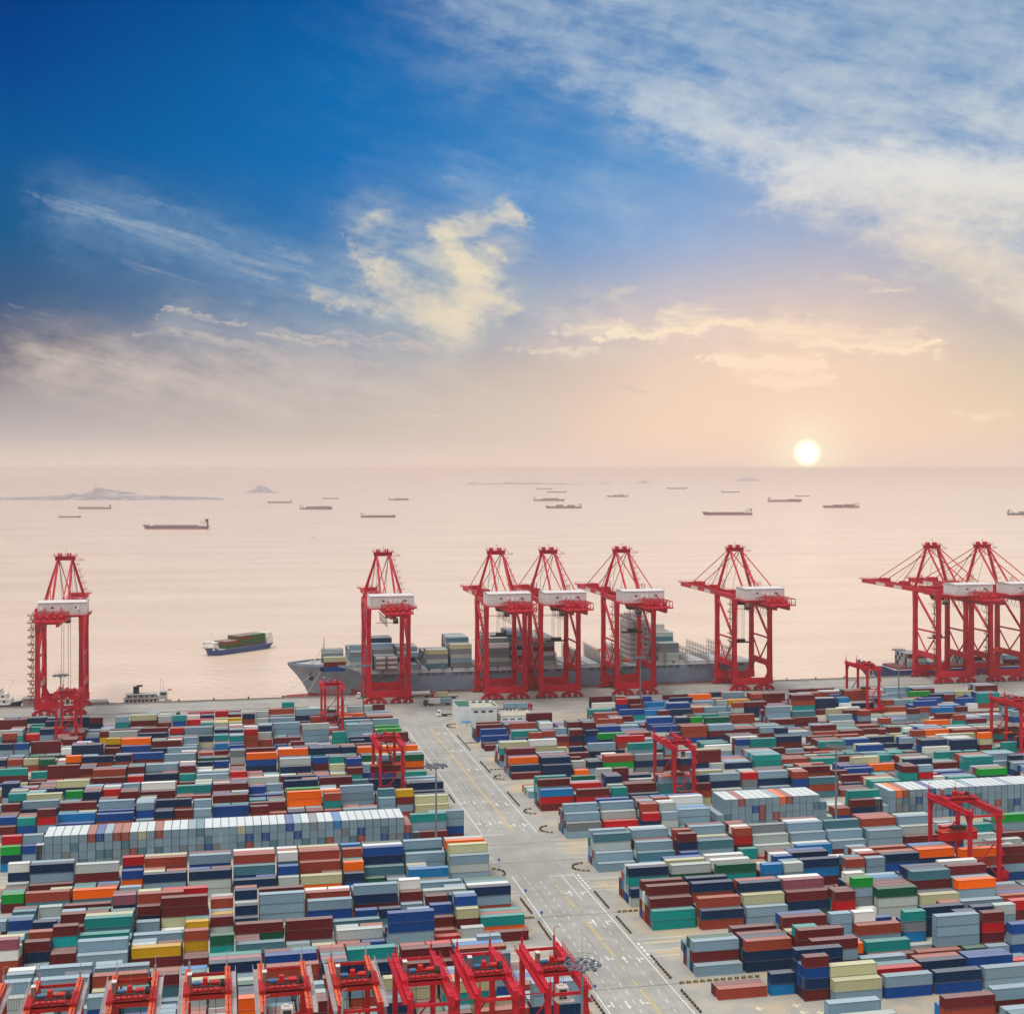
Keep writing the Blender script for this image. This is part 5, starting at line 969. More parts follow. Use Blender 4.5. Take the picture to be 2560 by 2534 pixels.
NEAR = [(-49.6,-41.9,.55,'gantry crane cut by the left edge, first of the bottom row',10,True), (-35.5,-27.3,.50,'orange-red gantry crane, second of the bottom row, blue motor beside black drum',9,False),
 (-20.6,-12.7,.46,'orange-red gantry crane, third of the bottom row, over rust and maroon boxes',8,True), (-6.4,1.5,.52,'orange-red gantry crane, fourth of the bottom row, just left of orange boxes',12,False),
 (8.0,16.6,.42,'orange-red gantry crane, fifth of the bottom row, white cab facing the camera',8,True), (22.4,30.0,.42,'orange-red gantry crane, sixth of the bottom row, dark container lettered in white below',10,False),
 (35.8,43.8,.40,'red gantry crane, seventh of the bottom row, narrow grey cabinet on its trolley',15,False), (49.0,56.5,.38,'red gantry crane, eighth of the bottom row, over cream and grey boxes',13,False),
 (63.1,70.6,.36,'red gantry crane, nearest the road in the bottom row, large white cab',12,True)]
for i, (a, b, tr_, lab, dr, cb) in enumerate(NEAR):
    yard_gantry(a, b, 260.5, 24.0, lab, near=(i < 6), trolley=tr_, drop=dr, cab=cb,
                load=('n', 'dark navy container lettered in white, hanging under a bottom-row gantry crane') if i == 5 else None)
yard_gantry(57.8, 66.0, 502, 23.4, 'red gantry crane near the road, left side, a maroon box below it', trolley=.75, drop=10.5, load=('m', 'maroon container lifted by the gantry crane left of the road'), cab=False)
yard_gantry(48.2, 56.2, 645, 22.6, 'red gantry crane between the far left stacks and the quay crane at the bow', trolley=.5, drop=14, cab=False)
yard_gantry(-72.4, -64.0, 643, 23.5, 'red gantry crane in front of the leftmost quay crane', trolley=.3, drop=16)
yard_gantry(164.0, 171.4, 478.5, 23.4, 'red gantry crane over the teal and navy stacks right of the road', trolley=.25, drop=13)
yard_gantry(219.8, 229.4, 370, 23.2, 'large red gantry crane right side, lifting a red box before grey end-on rows', trolley=.72, drop=10, load=('R', 'bright red container hanging in the large gantry crane at right'), cab=False)
yard_gantry(340.0, 347.4, 531, 23.4, 'red gantry crane at the right edge below the rightmost quay cranes', trolley=.35, drop=14)
yard_gantry(325.0, 331.4, 645, 23.8, 'red gantry crane alone by the quay apron beside a tall light mast', trolley=.3, drop=13)
# ================================================================== ships
HULLB = lambda n, c: cmat('hull paint '+n, c, .55, 0, .12, .12)
BOOT = cmat('boot topping red', (140,50,52), .7)
DECK = cmat('deck grey', (176,178,178), .7)
SUPW = cmat('ship white', (222,216,208), .6)
def hull_mesh(name, L, B, zd, zf, mats, zw=SEA, draft=2.5, boot=1.6, bowlen=.16, sheer=.10, transom=.55, flare=1.0, nz=7):
    """hull from stern (x=0) to bow (x=L); zd deck height, zf forecastle height; colours: side, boot topping, deck"""
    N = 26; mb = MB(); rows = []
    for i in range(N+1):
        s = i/N
        # half breadth at deck and at water
        if s > 1-bowlen*1.35: q = (s-(1-bowlen*1.35))/(bowlen*1.35); hb = B/2*max(0., 1-q**2.4)
        elif s < .08: hb = B/2*(.86+.14*math.sin(s/.08*math.pi/2))
        else: hb = B/2
        if s > 1-bowlen*2: q = (s-(1-bowlen*2))/(bowlen*2); hw = B/2*max(0., 1-q**1.5)*.98
        elif s < .18: q = 1-s/.18; hw = B/2*(1-q**1.8*transom)
        else: hw = B/2*.98
        top = zd
        if s > 1-bowlen*1.15: top = zd+(zf-zd)*min(1, (s-(1-bowlen*1.15))/(bowlen*.22))
        rake = 0.
        ring = []
        for j in range(nz+1):
            f = j/nz
            z = (zw-draft)+(top-(zw-draft))*f
            fl = max(0, (z-(zw+.0))/(top-zw)); k = fl**1.5
            h = hw+(hb-hw)*k if z > zw else hw*(.9+.1*max(0, (z-(zw-draft))/draft))
            x = L*s
            if s > 1-bowlen*2: q = (s-(1-bowlen*2))/(bowlen*2); x -= (1-k)*q*q*L*.045*flare
            if s < .1: x += (1-k)*(1-s/.1)*L*.02
            ring.append((x, h, z))
        rows.append(ring)
    idx = {}
    for i, ring in enumerate(rows):
        for j, (x, h, z) in enumerate(ring):
            for sd in (-1, 1): idx[i, j, sd] = len(mb.v); mb.v.append((x, sd*h, z))
    def q(a, b, c, d, m): mb.f.append((a, b, c, d)); mb.mi.append(m)
    for i in range(N):
        for j in range(nz):
            zc = (rows[i][j][2]+rows[i][j+1][2])/2
            m = 1 if zc < zw+boot else 0
            for sd in (-1, 1): q(idx[i,j,sd], idx[i+1,j,sd], idx[i+1,j+1,sd], idx[i,j+1,sd], m)
        q(idx[i,nz,-1], idx[i+1,nz,-1], idx[i+1,nz,1], idx[i,nz,1], 2)
        q(idx[i,0,-1], idx[i,0,1], idx[i+1,0,1], idx[i+1,0,-1], 1)
    for j in range(nz): q(idx[0,j,-1], idx[0,j+1,-1], idx[0,j+1,1], idx[0,j,1], 1 if rows[0][j][2] < zw+boot*.5 else 0)
    return mb.mesh(name, mats)
def bulwark(L, B, x0, x1, z, h, mb, n=14, bowlen=.16):
    pts = []
    for i in range(n+1):
        s = (x0+(x1-x0)*i/n)/L
        hb = B/2*max(0., 1-((s-(1-bowlen*1.35))/(bowlen*1.35))**2.4) if s > 1-bowlen*1.35 else B/2
        pts.append((L*s, hb))
    for sd in (-1, 1):
        for a, b in zip(pts, pts[1:]): mb.beam((a[0], sd*a[1], z+h/2), (b[0], sd*b[1], z+h/2), .25, h)

# ------------------------------------------------------------------ the big grey container ship alongside
SX0, SX1, SV, SB = 312.0, 37.0, 780.0, 38.0
SL = SX0-SX1
t = thing('container_ship', 'long grey container ship moored at the quay, bow to the left', 'container ship', (SX0, SV, 0), R(180))
link('hull', hull_mesh('hull', SL, SB, 11.0, 15.0, [HULLB('slate', (124,138,156)), BOOT, DECK], draft=3, boot=4.6, bowlen=.13), t)
m = MB(); m.beam((SL*.955, 0, SEA+.2), (SL*1.0, 0, SEA+.6), 6.5, 5.2, 4.6, 3.6, 12); m.beam((SL*1.0, 0, SEA+.6), (SL*1.015, 0, SEA+.5), 4.6, 3.6, 1.2, 1.0, 12); m.build('bulbous_bow', BOOT, t)
m = MB(); bulwark(SL, SB, SL*.872, SL*.999, 15.0, 1.2, m, 16, .13); m.build('bulwark', HULLB('slate', (124,138,156)), t)
for k in range(18):                                                   # hatch covers, one per bay
    x = 12+k*13.2
    if x+12.4 > SL*.87 or 62 < x < 82: continue
    m = MB(); m.box(x, -SB/2+2.2, 11.003, x+12.2, SB/2-2.2, 12.6)
    for j in range(1, 4): m.box(x, -SB/2+2.2+j*(SB-4.4)/4-.1, 12.6, x+12.2, -SB/2+2.2+j*(SB-4.4)/4+.1, 12.75)
    m.build('hatch_cover', cmat('hatch cover grey', (178,180,180), .7), t)
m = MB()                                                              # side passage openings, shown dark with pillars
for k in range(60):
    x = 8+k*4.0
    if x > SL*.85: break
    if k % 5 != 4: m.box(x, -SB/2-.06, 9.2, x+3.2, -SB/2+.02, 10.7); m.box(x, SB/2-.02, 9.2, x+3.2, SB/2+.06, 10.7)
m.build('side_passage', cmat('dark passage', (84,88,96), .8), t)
m = MB(); railing(m, [(5, SB/2-.1, 11), (SL*.85, SB/2-.1, 11)], step=3., t=.12); m.build('deck_rail', RAIL_G, t)
def lashing(x, h, name='lashing_bridge'):
    m = MB()
    for k in range(14):
        y = -SB/2+1.0+k*(SB-2)/13
        m.box(x-.14, y-.14, 11.0, x+.14, y+.14, 11.2+h); m.box(x+.9, y-.14, 11.0, x+1.18, y+.14, 11.2+h+(1.6 if k % 1 == 0 else 0))
        if k < 13: m.beam((x, y, 12.6+.4*h*(k % 2)), (x, y+(SB-2)/13, 12.6+.4*h*((k+1) % 2)), .14)
    for z in (2.8, 5.4, 8.0):
        if z < h+.3: m.box(x-.1, -SB/2+1, 11+z, x+1.15, SB/2-1, 11.1+z)
    for z in (3.4, 6.0, 8.6):
        if z < h+1: m.beam((x+1.1, -SB/2+1, 11+z+.4), (x+1.1, SB/2-1, 11+z+.4), .1)
    m.build(name, cmat('lashing bridge grey', (150,148,146), .6), t)
for x in (18, 31.4, 44.6, 57.8, 84.2, 97.2, 110.6, 123.8, 137.0, 150.2, 163.4, 176.6, 189.8, 203.0, 216.2):
    lashing(x-1.5, 8.4 if x < 60 or 84 < x < 125 else 5.2)
# bridge tower
bx = 64.0
m = MB(); m.box(bx, -10, 11.0, bx+12, 10, 35.5); m.box(bx+3, -SB/2+2, 35.5, bx+10, SB/2-2, 37.6); m.box(bx+3, -8, 37.6, bx+10, 8, 39.4)
for k in range(7): m.box(bx-.7, -11.4, 14.2+k*3.05, bx+12.7, 11.4, 14.35+k*3.05)
bt = m.build('bridge_tower', cmat('tower pale grey', (186,176,176), .6), t)
m = MB(); m.box(bx+9.9, -SB/2+3, 36.0, bx+10.08, SB/2-3, 37.1)
for k in range(7):
    for j in range(6):
        for xx in (bx-.06, bx+11.94): m.box(xx, -9.2+j*3.4, 12.3+k*3.05, xx+.12, -8.4+j*3.4, 13.2+k*3.05)
    for j in range(3): m.box(bx+1.8+j*3.6, 9.95, 12.3+k*3.05, bx+2.6+j*3.6, 10.06, 13.2+k*3.05)
m.build('window', GLS, bt)
m = MB(); m.beam((bx+6, 0, 40.4), (bx+6, 0, 50), .7, .7, .3, .3); m.box(bx+5.6, -3, 45, bx+6.4, 3, 45.3); m.box(bx+5.6, -2, 47.5, bx+6.4, 2, 47.8); m.build('radar_mast', SUPW, bt)
m = MB(); m.box(bx-13, -6, 11, bx-3, 6, 24); m.box(bx-11.5, -4, 24, bx-5, 4, 33); m.build('funnel_casing', cmat('funnel pale grey', (196,192,188), .6), t)
m = MB(); m.beam((bx+14.5, -SB/2+2.5, 16), (bx+24, -SB/2+2.5, 16), 2.6, 2.6, 1.6, 1.6, 10); m.beam((bx+14.5, SB/2-2.5, 14), (bx+22, SB/2-2.5, 14), 2.4, 2.4, 1.4, 1.4, 10); m.build('lifeboat', cmat('lifeboat orange', (230,96,50), .5), t)
# foredeck gear, masts, anchor, gangway, mooring lines
m = MB(); fx = SL*.90
for k in range(10): m.cyl((fx+random.uniform(-6, 14), random.uniform(-8, 8), 15.7), .8, 1.5, 10, random.choice('yz'))
for k in range(16): a = (fx+random.uniform(-8, 14), random.uniform(-8, 8), 15.1); m.cbox((a[0], a[1], 15.5), (random.uniform(.5, 2.4), random.uniform(.5, 2.4), 1.0))
m.beam((SL*.875, -15, 15), (SL*.875, 15, 15), .5, 4.0)
m.build('winches', cmat('pale foredeck gear', (206,196,182), .7), t)
m = MB(); m.beam((SL*.925, 0, 15), (SL*.925, 0, 30), .8, .8, .35, .35); m.beam((SL*.925, -2, 24), (SL*.925, 2, 24), .2); m.beam((SL*.925, -1.2, 27.5), (SL*.925, 1.2, 27.5), .2)
m.beam((SL*.925, 0, 26), (SL*.945, 0, 15), .14); m.build('foremast', cmat('mast buff', (206,140,110), .6), t)
m = MB(); m.cyl((SL*.953, 8.6, 8.2), 1.3, .9, 10, 'y'); m.beam((SL*.953, 8.9, 9), (SL*.955, 8.2, 11), .6); m.build('anchor', DRK, t)
m = MB()
for a, b in (((SL*.93, 10, 15), (SL*.97, 23, .8)), ((SL*.93, 10, 15), (SL*1.03, 23, .8)), ((SL*.86, 18.6, 13), (SL*.82, 23, .8)), ((SL*.86, 18.6, 13), (SL*.80, 23, .8)), ((SL*.91, 13, 15), (SL*.70, 23.5, .8))): catenary(m, a, b, 1.5, .13, 8)
m.build('mooring_line', cmat('pale rope', (200,196,190), .8), t)
m = MB(); m.beam((88, SB/2+.4, 10.2), (62, SB/2+3.4, 1.0), .9, .5); m.beam((88, SB/2+.9, 11.0), (62, SB/2+3.9, 1.8), .1); m.build('gangway', cmat('gangway blue-grey', (96,126,140), .5), t)
# deck cargo (part of the mass of smaller-looking boxes)
def shipbox(x, row, tier, c, L=12.19, z0=12.78):
    ST.cont(SX0-x-L, SV+SB/2-2.5-row*2.52-2.44 if False else SV-SB/2+2.3+row*2.5, z0+tier*2.62, L, 2.42, c, True)
def uu(u): return SX0-u-12.19
rnd = random.Random(4)
def bay(u, tiers, cols, rows=range(0, 13), L=12.19, z0=12.78):
    for r_ in rows:
        h = tiers[min(len(tiers)-1, r_)] if isinstance(tiers, (list, tuple)) else tiers
        for k in range(h):
            c = cols[k] if (r_ == 0 and k < len(cols)) else rnd.choice('eezggzmns')
            ST.cont(u, SV-SB/2+2.4+r_*2.55, z0+k*2.62, L, 2.42, c, True)
bay(56.4, [3,3,0,0,0,0,4,4,0,0,0,0,0], 'bmk'); 
for k in range(1): ST.cont(54.5, SV-SB/2+3, 12.78, 6, 2.42, 'n')
bay(71.2, [4,4,4,5,4,4,4,4,4,4,4,4,4], 'eegz')
bay(84.4, [3,3,3,3,4,5,5,6,6,6,6,6,6], 'zgg')
bay(99.0, [1,0,0,0,3,3,4,4,4,4,4,4,4], 'g')
bay(114.2, [4,4,4,4,4,3,3,3,3,3,3,3,3], 'sezk'); bay(128.0, [5,5,5,5,6,6,6,6,6,6,6,6,6], 'zgezk')
bay(149.9, [5,6,6,6,6,6,6,6,6,6,6,6,6], 'zezzw'); bay(163.8, [0,0,3,4,6,7,7,7,7,7,7,7,7], '')
bay(176.6, [6,6,6,6,6,6,6,6,6,6,6,6,6], 'ezemze')
bay(252.0, [4,4,4,4,6,6,6,6,6,6,6,6,6], 'eezz'); bay(246.0, [0,0,0,0,0,6,6,6,6,6,6,6,6], '', L=6.06)
# six white tank containers on deck
for k in range(2):
    for j in range(3):
        o = thing('tank_container', 'white tank container, %s of the %s column, amidships by the second crane' % (('lowest','middle','topmost')[j], ('left','right')[k]), 'tank container',
                  (85.0+k*6.6, SV-SB/2+.3, 12.8+j*2.62), 0, 'white tank containers on the grey ship')
        m = MB(); m.cyl((3.0, 1.2, 1.3), 1.08, 5.2, 16, 'x'); m.cyl((.3, 1.2, 1.3), .6, .3, 12, 'x'); m.cyl((5.7, 1.2, 1.3), .6, .3, 12, 'x'); m.build('tank', WHT, o)
        m = MB()
        for x in (0, 5.9):
            for y in (0, 2.3): m.box(x, y, 0, x+.14, y+.14, 2.59)
            for z in (0, 2.45): m.box(x, .14, z, x+.14, 2.3, z+.14)
        for y in (0, 2.3):
            for z in (0, 2.45): m.box(.14, y, z, 5.9, y+.14, z+.14)
        m.build('frame', GRY, o)
# ------------------------------------------------------------------ generic smaller ships
def far_ship(x0, x1, yw, label, house='left', cargo=None, hullc=(80,86,100), deckh=None, mast=True, gear=False, high=None, name='cargo_ship', cat='ship', boots=True):
    """x0..x1 waterline end points seen in the photo, yw waterline row"""
    a = Vector(gpx(x0, yw, SEA)); b = Vector(gpx(x1, yw, SEA)); L = (b-a).length
    ang = math.atan2(b.y-a.y, b.x-a.x)
    flip = house == 'left'                                            # house at the stern; stern left -> bow right
    t = thing(name, label, cat, ((a.x, a.y, 0) if flip else (b.x, b.y, 0)), ang if flip else ang+math.pi, 'ships lying at anchor off the port')
    B = L*.15; dk = deckh if deckh else SEA+L*.045
    hm_ = hull_mesh('hull', L, B, dk, dk+L*.018, [HULLB('%d %d %d' % hullc, hullc), BOOT if boots else HULLB('%d %d %d' % hullc, hullc), DECK], draft=1.5, boot=L*.010, bowlen=.13)
    link('hull', hm_, t)
    hh = high or L*.075
    m = MB(); m.box(L*.03, -B*.42, dk, L*.13, B*.42, dk+hh*.62); m.box(L*.05, -B*.48, dk+hh*.62, L*.12, B*.48, dk+hh); m.box(L*.065, -B*.2, dk+hh, L*.09, B*.2, dk+hh*1.25)
    h = m.build('superstructure', SUPW, t)
    m = MB(); m.box(L*.118, -B*.4, dk+hh*.74, L*.122, B*.4, dk+hh*.9); m.build('window', GLS, h)
    m = MB(); m.box(L*.015, -B*.12, dk+0, L*.045, B*.12, dk+hh*1.1); m.build('funnel', cmat('funnel dark', (70,60,70), .6), t)
    if mast:
        m = MB(); m.beam((L*.085, 0, dk+hh*1.2), (L*.085, 0, dk+hh*1.85), L*.006); m.beam((L*.95, 0, dk+L*.018), (L*.95, 0, dk+L*.07), L*.005)
        m.box(L*.08, -B*.12, dk+hh*1.5, L*.09, B*.12, dk+hh*1.54); m.build('mast', SUPW, t)
    m = MB()
    n = 5
    for k in range(n): m.box(L*(.17+.135*k), -B*.34, dk+.003, L*(.17+.135*k+.115), B*.34, dk+L*.012)
    m.build('hatch_cover', cmat('hatch dull red', (120,70,70), .7) if hullc[0] > 85 else DECK, t)
    if cargo:
        m = MB()
        for k, (f0, f1, q) in enumerate(cargo): m.box(L*f0, -B*.44, dk+L*.0125, L*f1, B*.44, dk+L*(.0125+q))
        m.build('deck_cargo', cmat('mixed deck cargo grey-red', (128,104,104), .7), t)
    if gear:
        m = MB()
        for f in (.3, .5, .7): m.beam((L*f, 0, dk), (L*f, 0, dk+L*.085), L*.008); m.beam((L*f, 0, dk+L*.02), (L*(f+.1), B*.2, dk+L*.075), L*.005)
        m.build('deck_crane', SUPW, t)
    return t
HAZY_HULL = (96,108,132)  # far hulls paler and bluer: distance haze put into the colour
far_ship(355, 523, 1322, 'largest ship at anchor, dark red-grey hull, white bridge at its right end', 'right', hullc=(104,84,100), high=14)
far_ship(192, 278, 1272, 'grey-blue ship at anchor just below the long low island', 'right', hullc=HAZY_HULL)
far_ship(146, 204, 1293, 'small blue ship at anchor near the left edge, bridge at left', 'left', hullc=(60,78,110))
far_ship(667, 730, 1257, 'grey ship at anchor right of the small pointed island', 'right', hullc=HAZY_HULL)
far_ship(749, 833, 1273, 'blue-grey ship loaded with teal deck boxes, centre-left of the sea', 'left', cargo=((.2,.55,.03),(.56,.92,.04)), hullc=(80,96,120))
far_ship(805, 846, 1247, 'small ship with a raised boom at its left end', 'right', gear=True, hullc=HAZY_HULL)
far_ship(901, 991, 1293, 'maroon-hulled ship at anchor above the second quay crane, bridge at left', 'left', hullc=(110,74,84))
far_ship(971, 1023, 1250, 'small pale ship right above the maroon-hulled one', 'left', cargo=((.3,.9,.03),), hullc=HAZY_HULL)
far_ship(1340, 1383, 1223, 'faint ship under the distant chain of islets, upper of a group of four', 'left', hullc=HAZY_HULL)
far_ship(1366, 1416, 1231, 'faint ship in the central group of four, second from the top', 'right', hullc=HAZY_HULL)
far_ship(1333, 1413, 1252, 'ship in the central group of four, third from the top', 'left', cargo=((.3,.8,.03),), hullc=HAZY_HULL)
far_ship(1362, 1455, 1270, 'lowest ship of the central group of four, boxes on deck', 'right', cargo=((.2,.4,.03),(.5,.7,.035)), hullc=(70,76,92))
far_ship(1516, 1571, 1242, 'ship with stacked deck boxes right of the central group', 'right', cargo=((.2,.45,.05),(.5,.7,.04)), hullc=HAZY_HULL)
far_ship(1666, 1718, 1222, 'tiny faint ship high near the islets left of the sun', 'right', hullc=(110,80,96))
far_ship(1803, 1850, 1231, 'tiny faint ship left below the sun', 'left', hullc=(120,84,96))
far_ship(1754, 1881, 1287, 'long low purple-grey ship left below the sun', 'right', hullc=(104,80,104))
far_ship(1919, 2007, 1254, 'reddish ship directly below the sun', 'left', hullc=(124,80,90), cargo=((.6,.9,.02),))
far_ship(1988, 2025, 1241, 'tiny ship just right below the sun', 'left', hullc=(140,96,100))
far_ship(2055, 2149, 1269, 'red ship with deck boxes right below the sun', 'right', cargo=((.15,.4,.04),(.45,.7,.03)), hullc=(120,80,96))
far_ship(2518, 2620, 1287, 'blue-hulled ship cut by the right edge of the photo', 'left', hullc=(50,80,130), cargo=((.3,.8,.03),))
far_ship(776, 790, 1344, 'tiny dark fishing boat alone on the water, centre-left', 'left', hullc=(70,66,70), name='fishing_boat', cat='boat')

# ------------------------------------------------------------------ feeder ship sailing past with green boxes
a = Vector(gpx(512, 1640, SEA)); b = Vector(gpx(671, 1617, SEA)); L = (b-a).length; ang = math.atan2(b.y-a.y, b.x-a.x)
t = thing('feeder_ship', 'blue-hulled feeder ship loaded with green and rust boxes, under way', 'ship', (b.x, b.y, 0), ang+math.pi)
BH = HULLB('feeder blue', (36,66,124)); B = 13.5
link('hull', hull_mesh('hull', L, B, -.6, 1.2, [BH, BH, DECK], draft=1.2, boot=.6, bowlen=.10), t)
m = MB(); m.box(L*.86, -5, -.55, L*.94, 5, 2.2); m.box(L*.87, -4.6, 2.2, L*.93, 4.6, 4.6); m.box(L*.865, -6, 4.6, L*.935, 6, 4.9); m.build('bridge', SUPW, t)
m = MB()
for z in (.4, 2.9):
    for k in range(5): m.box(L*.86-.04, -4+k*1.8, z, L*.86+.02, -3.2+k*1.8, z+.9); m.box(L*.87+k*1.1, -5.05, z, L*.87+k*1.1+.6, -4.95, z+.9)
m.build('window', GLS, t)
m = MB(); m.box(1, -5.6, -.55, 7, 5.6, 4.5); m.box(1.5, -5.2, 4.5, 6.2, 5.2, 6.8); m.box(2, -4.5, 6.8, 5, 4.5, 7.0); m.beam((3, 0, 7), (3, 0, 11), .3); m.beam((L*.9, 0, 4.9), (L*.9, 0, 12), .25); m.build('deckhouse', SUPW, t)
m = MB(); railing(m, [(8, -B/2+.2, -.6), (L*.85, -B/2+.2, -.6)], step=3); railing(m, [(L*.94, -3, .9), (L*.985, 0, .9), (L*.94, 3, .9)], step=1.5); m.build('deck_rail', SUPW, t)
FG = {0: lin((52,88,44)), 1: lin((112,66,50)), 2: lin((66,76,70)), 3: lin((120,90,70))}
ca, sa = math.cos(ang+math.pi), math.sin(ang+math.pi)
prs = random.Random(2)
def feeder_box(x, y, z, Lb, k):
    """deck boxes turned with the ship"""
    c0 = FG[k]; n0 = len(ST.mb.f)
    vs = []
    for (px, py, pz) in ((0,0,0),(Lb,0,0),(Lb,2.4,0),(0,2.4,0),(0,0,2.5),(Lb,0,2.5),(Lb,2.4,2.5),(0,2.4,2.5)):
        X, Y, Z = x+px, y+py, z+pz; vs.append((b.x+X*ca-Y*sa, b.y+X*sa+Y*ca, Z))
    ST.mb.add(vs, [(0,3,2,1),(4,5,6,7),(0,1,5,4),(1,2,6,5),(2,3,7,6),(3,0,4,7)])
    ST.col += [tuple(v*prs.uniform(.9,1.1) for v in c0[:3])+(1,)]*6
for bi, (x, h) in enumerate(((9, 3), (21.6, 3), (34.2, 2), (46.8, 2), (59.4, 2), (66.2, 1))):
    if x+6 > L*.85: continue
    Lb = 12.2 if x+12.2 < L*.85 else 6.0
    for r_ in range(5):
        for k in range(h):
            c = 0 if k else prs.choice((0, 2, 0)); 
            if k == h-1 and prs.random() < .35: c = 1
            if k == h-1 and r_ < 2 and bi in (2, 3): c = 0
            if bi == 4: c = 1 if k else 0
            feeder_box(x, -6.1+r_*2.45, -.5+k*2.55, Lb, c)
# ------------------------------------------------------------------ small craft at the quay, left
def tagc(name, label, cat, loc, rot=0): return thing(name, label, cat, loc, rot)
t = tagc('workboat', 'grey ferry-like workboat with a dark funnel and small red flag', 'workboat', (-53, 768, 0))
link('hull', hull_mesh('hull', 27, 9, -1.6, -.6, [HULLB('workboat grey', (120,126,136)), BOOT, DECK], draft=1, boot=.5, bowlen=.12), t)
m = MB(); m.box(2, -3.8, -1.6, 20, 3.8, 1.1); m.box(1.5, -4.2, 1.1, 20.5, 4.2, 1.3); m.box(3, -3.2, 1.3, 19, 3.2, 3.2); m.box(2.5, -3.8, 3.2, 19.5, 3.8, 3.35); m.box(20.5, -2.6, .2, 24.5, 2.6, 4.4); dh = m.build('deckhouse', cmat('workboat pale grey', (176,174,170), .6), t)
m = MB()
for k in range(8): m.box(3+k*2.1, -3.9, -.6, 4.1+k*2.1, -3.78, .5)
for k in range(5): m.box(4+k*3, -3.3, 1.8, 5.6+k*3, -3.18, 2.7)
m.box(21, -2.7, 2.6, 24, -2.58, 3.8); m.build('window', GLS, dh)
m = MB(); m.box(6.6, -1.4, 3.35, 9.6, 1.4, 7.2); m.box(8.4, -1.4, 7.2, 11.4, 1.4, 7.9); m.build('funnel', cmat('funnel black', (40,42,48), .7), t)
m = MB(); railing(m, [(2.5, -3.8, 3.35), (19.5, -3.8, 3.35)], step=1.5); railing(m, [(1.5, -4.2, 1.3), (20.5, -4.2, 1.3)], step=1.5); m.beam((21, 1, 4.4), (21, 1, 11.5), .16); m.beam((22.6, -1, 4.4), (22.6, -1, 11), .14); m.beam((20.4, 1, 10), (22, 1, 10), .1); m.build('mast', RAIL_G, t)
m = MB(); m.box(25, 0, 4.6, 26.9, .06, 5.3); m.beam((25, .03, 2), (25, .03, 5.4), .08); m.build('flag', cmat('flag red', (190,60,56), .7), t)
t = tagc('barge', 'long low grey barge lying left of the grey workboat', 'barge', (-108, 766, 0))
link('hull', hull_mesh('hull', 52, 11, -1.4, -1.0, [HULLB('barge grey', (126,120,116)), BOOT, DECK], draft=1, boot=.4, bowlen=.06), t)
m = MB(); m.box(14, -4.6, -1.4, 30, 4.6, .2); m.box(31, -4.6, -1.4, 48, 4.6, .6); m.box(5, -4, -1.4, 11, 4, 3.4); m.box(4.5, -4.4, 3.4, 11.5, 4.4, 3.6); m.build('hold_coaming', cmat('coaming grey', (150,144,138), .7), t)
t = tagc('coastal_ship', 'white-bridged coaster with dark blue hull at the far left quay', 'ship', (-163, 768, 0))
link('hull', hull_mesh('hull', 60, 12, .6, 2.0, [HULLB('coaster blue', (52,64,88)), BOOT, DECK], draft=1, boot=.6, bowlen=.1), t)
m = MB(); m.box(34, -5, .6, 54, 5, 3.6); m.box(37, -4.4, 3.6, 52, 4.4, 6.2); m.box(40, -3.8, 6.2, 49, 3.8, 8.8); m.box(41, -4.6, 8.8, 48, 4.6, 9.1); m.box(43, -2, 9.1, 47, 2, 11); dh = m.build('superstructure', SUPW, t)
m = MB()
for k in range(6): m.box(35+k*3, -5.06, 1.6, 36.2+k*3, -4.96, 2.8)
for k in range(5): m.box(38+k*2.8, -4.46, 4.4, 39.2+k*2.8, -4.36, 5.4)
m.box(40.5, -3.86, 7.2, 48.5, -3.76, 8.2); m.build('window', GLS, dh)
m = MB(); m.beam((45, 0, 11), (45, 0, 17), .3); m.beam((42, 0, 9), (42, 0, 15), .2); m.beam((51, 1, 6), (55, 1, 13), .2); m.beam((30, 0, .6), (36, 0, 9), .3); railing(m, [(6, -6, .7), (33, -6, .7)], step=2); m.build('mast', SUPW, t)
# ------------------------------------------------------------------ blue ship behind the right-hand cranes
t = thing('container_ship', 'blue-hulled ship behind the right pair of quay cranes', 'container ship', (560, 776, 0), R(180))
link('hull', hull_mesh('hull', 177, 24, 2.6, 5.2, [HULLB('right blue', (24,70,140)), BOOT, DECK], draft=2, boot=1.2, bowlen=.10), t)
m = MB()
for k in range(9): m.box(12+k*16, -9.5, 2.603, 26+k*16, 9.5, 4.0)
m.build('hatch_cover', cmat('hatch maroon', (120,58,60), .7), t)
for u_, h, cs in ((414, 3, 'gem'), (428, 1, 'g'), (452, 2, 'gm'), (466, 1, 'e'), (480, 2, 'mg')):
    for r_ in range(7):
        for k in range(h): ST.cont(u_, 776-9.2+r_*2.55, 4.02+k*2.62, 12.19, 2.42, cs[k] if r_ == 0 else rnd.choice('gemz'), True)
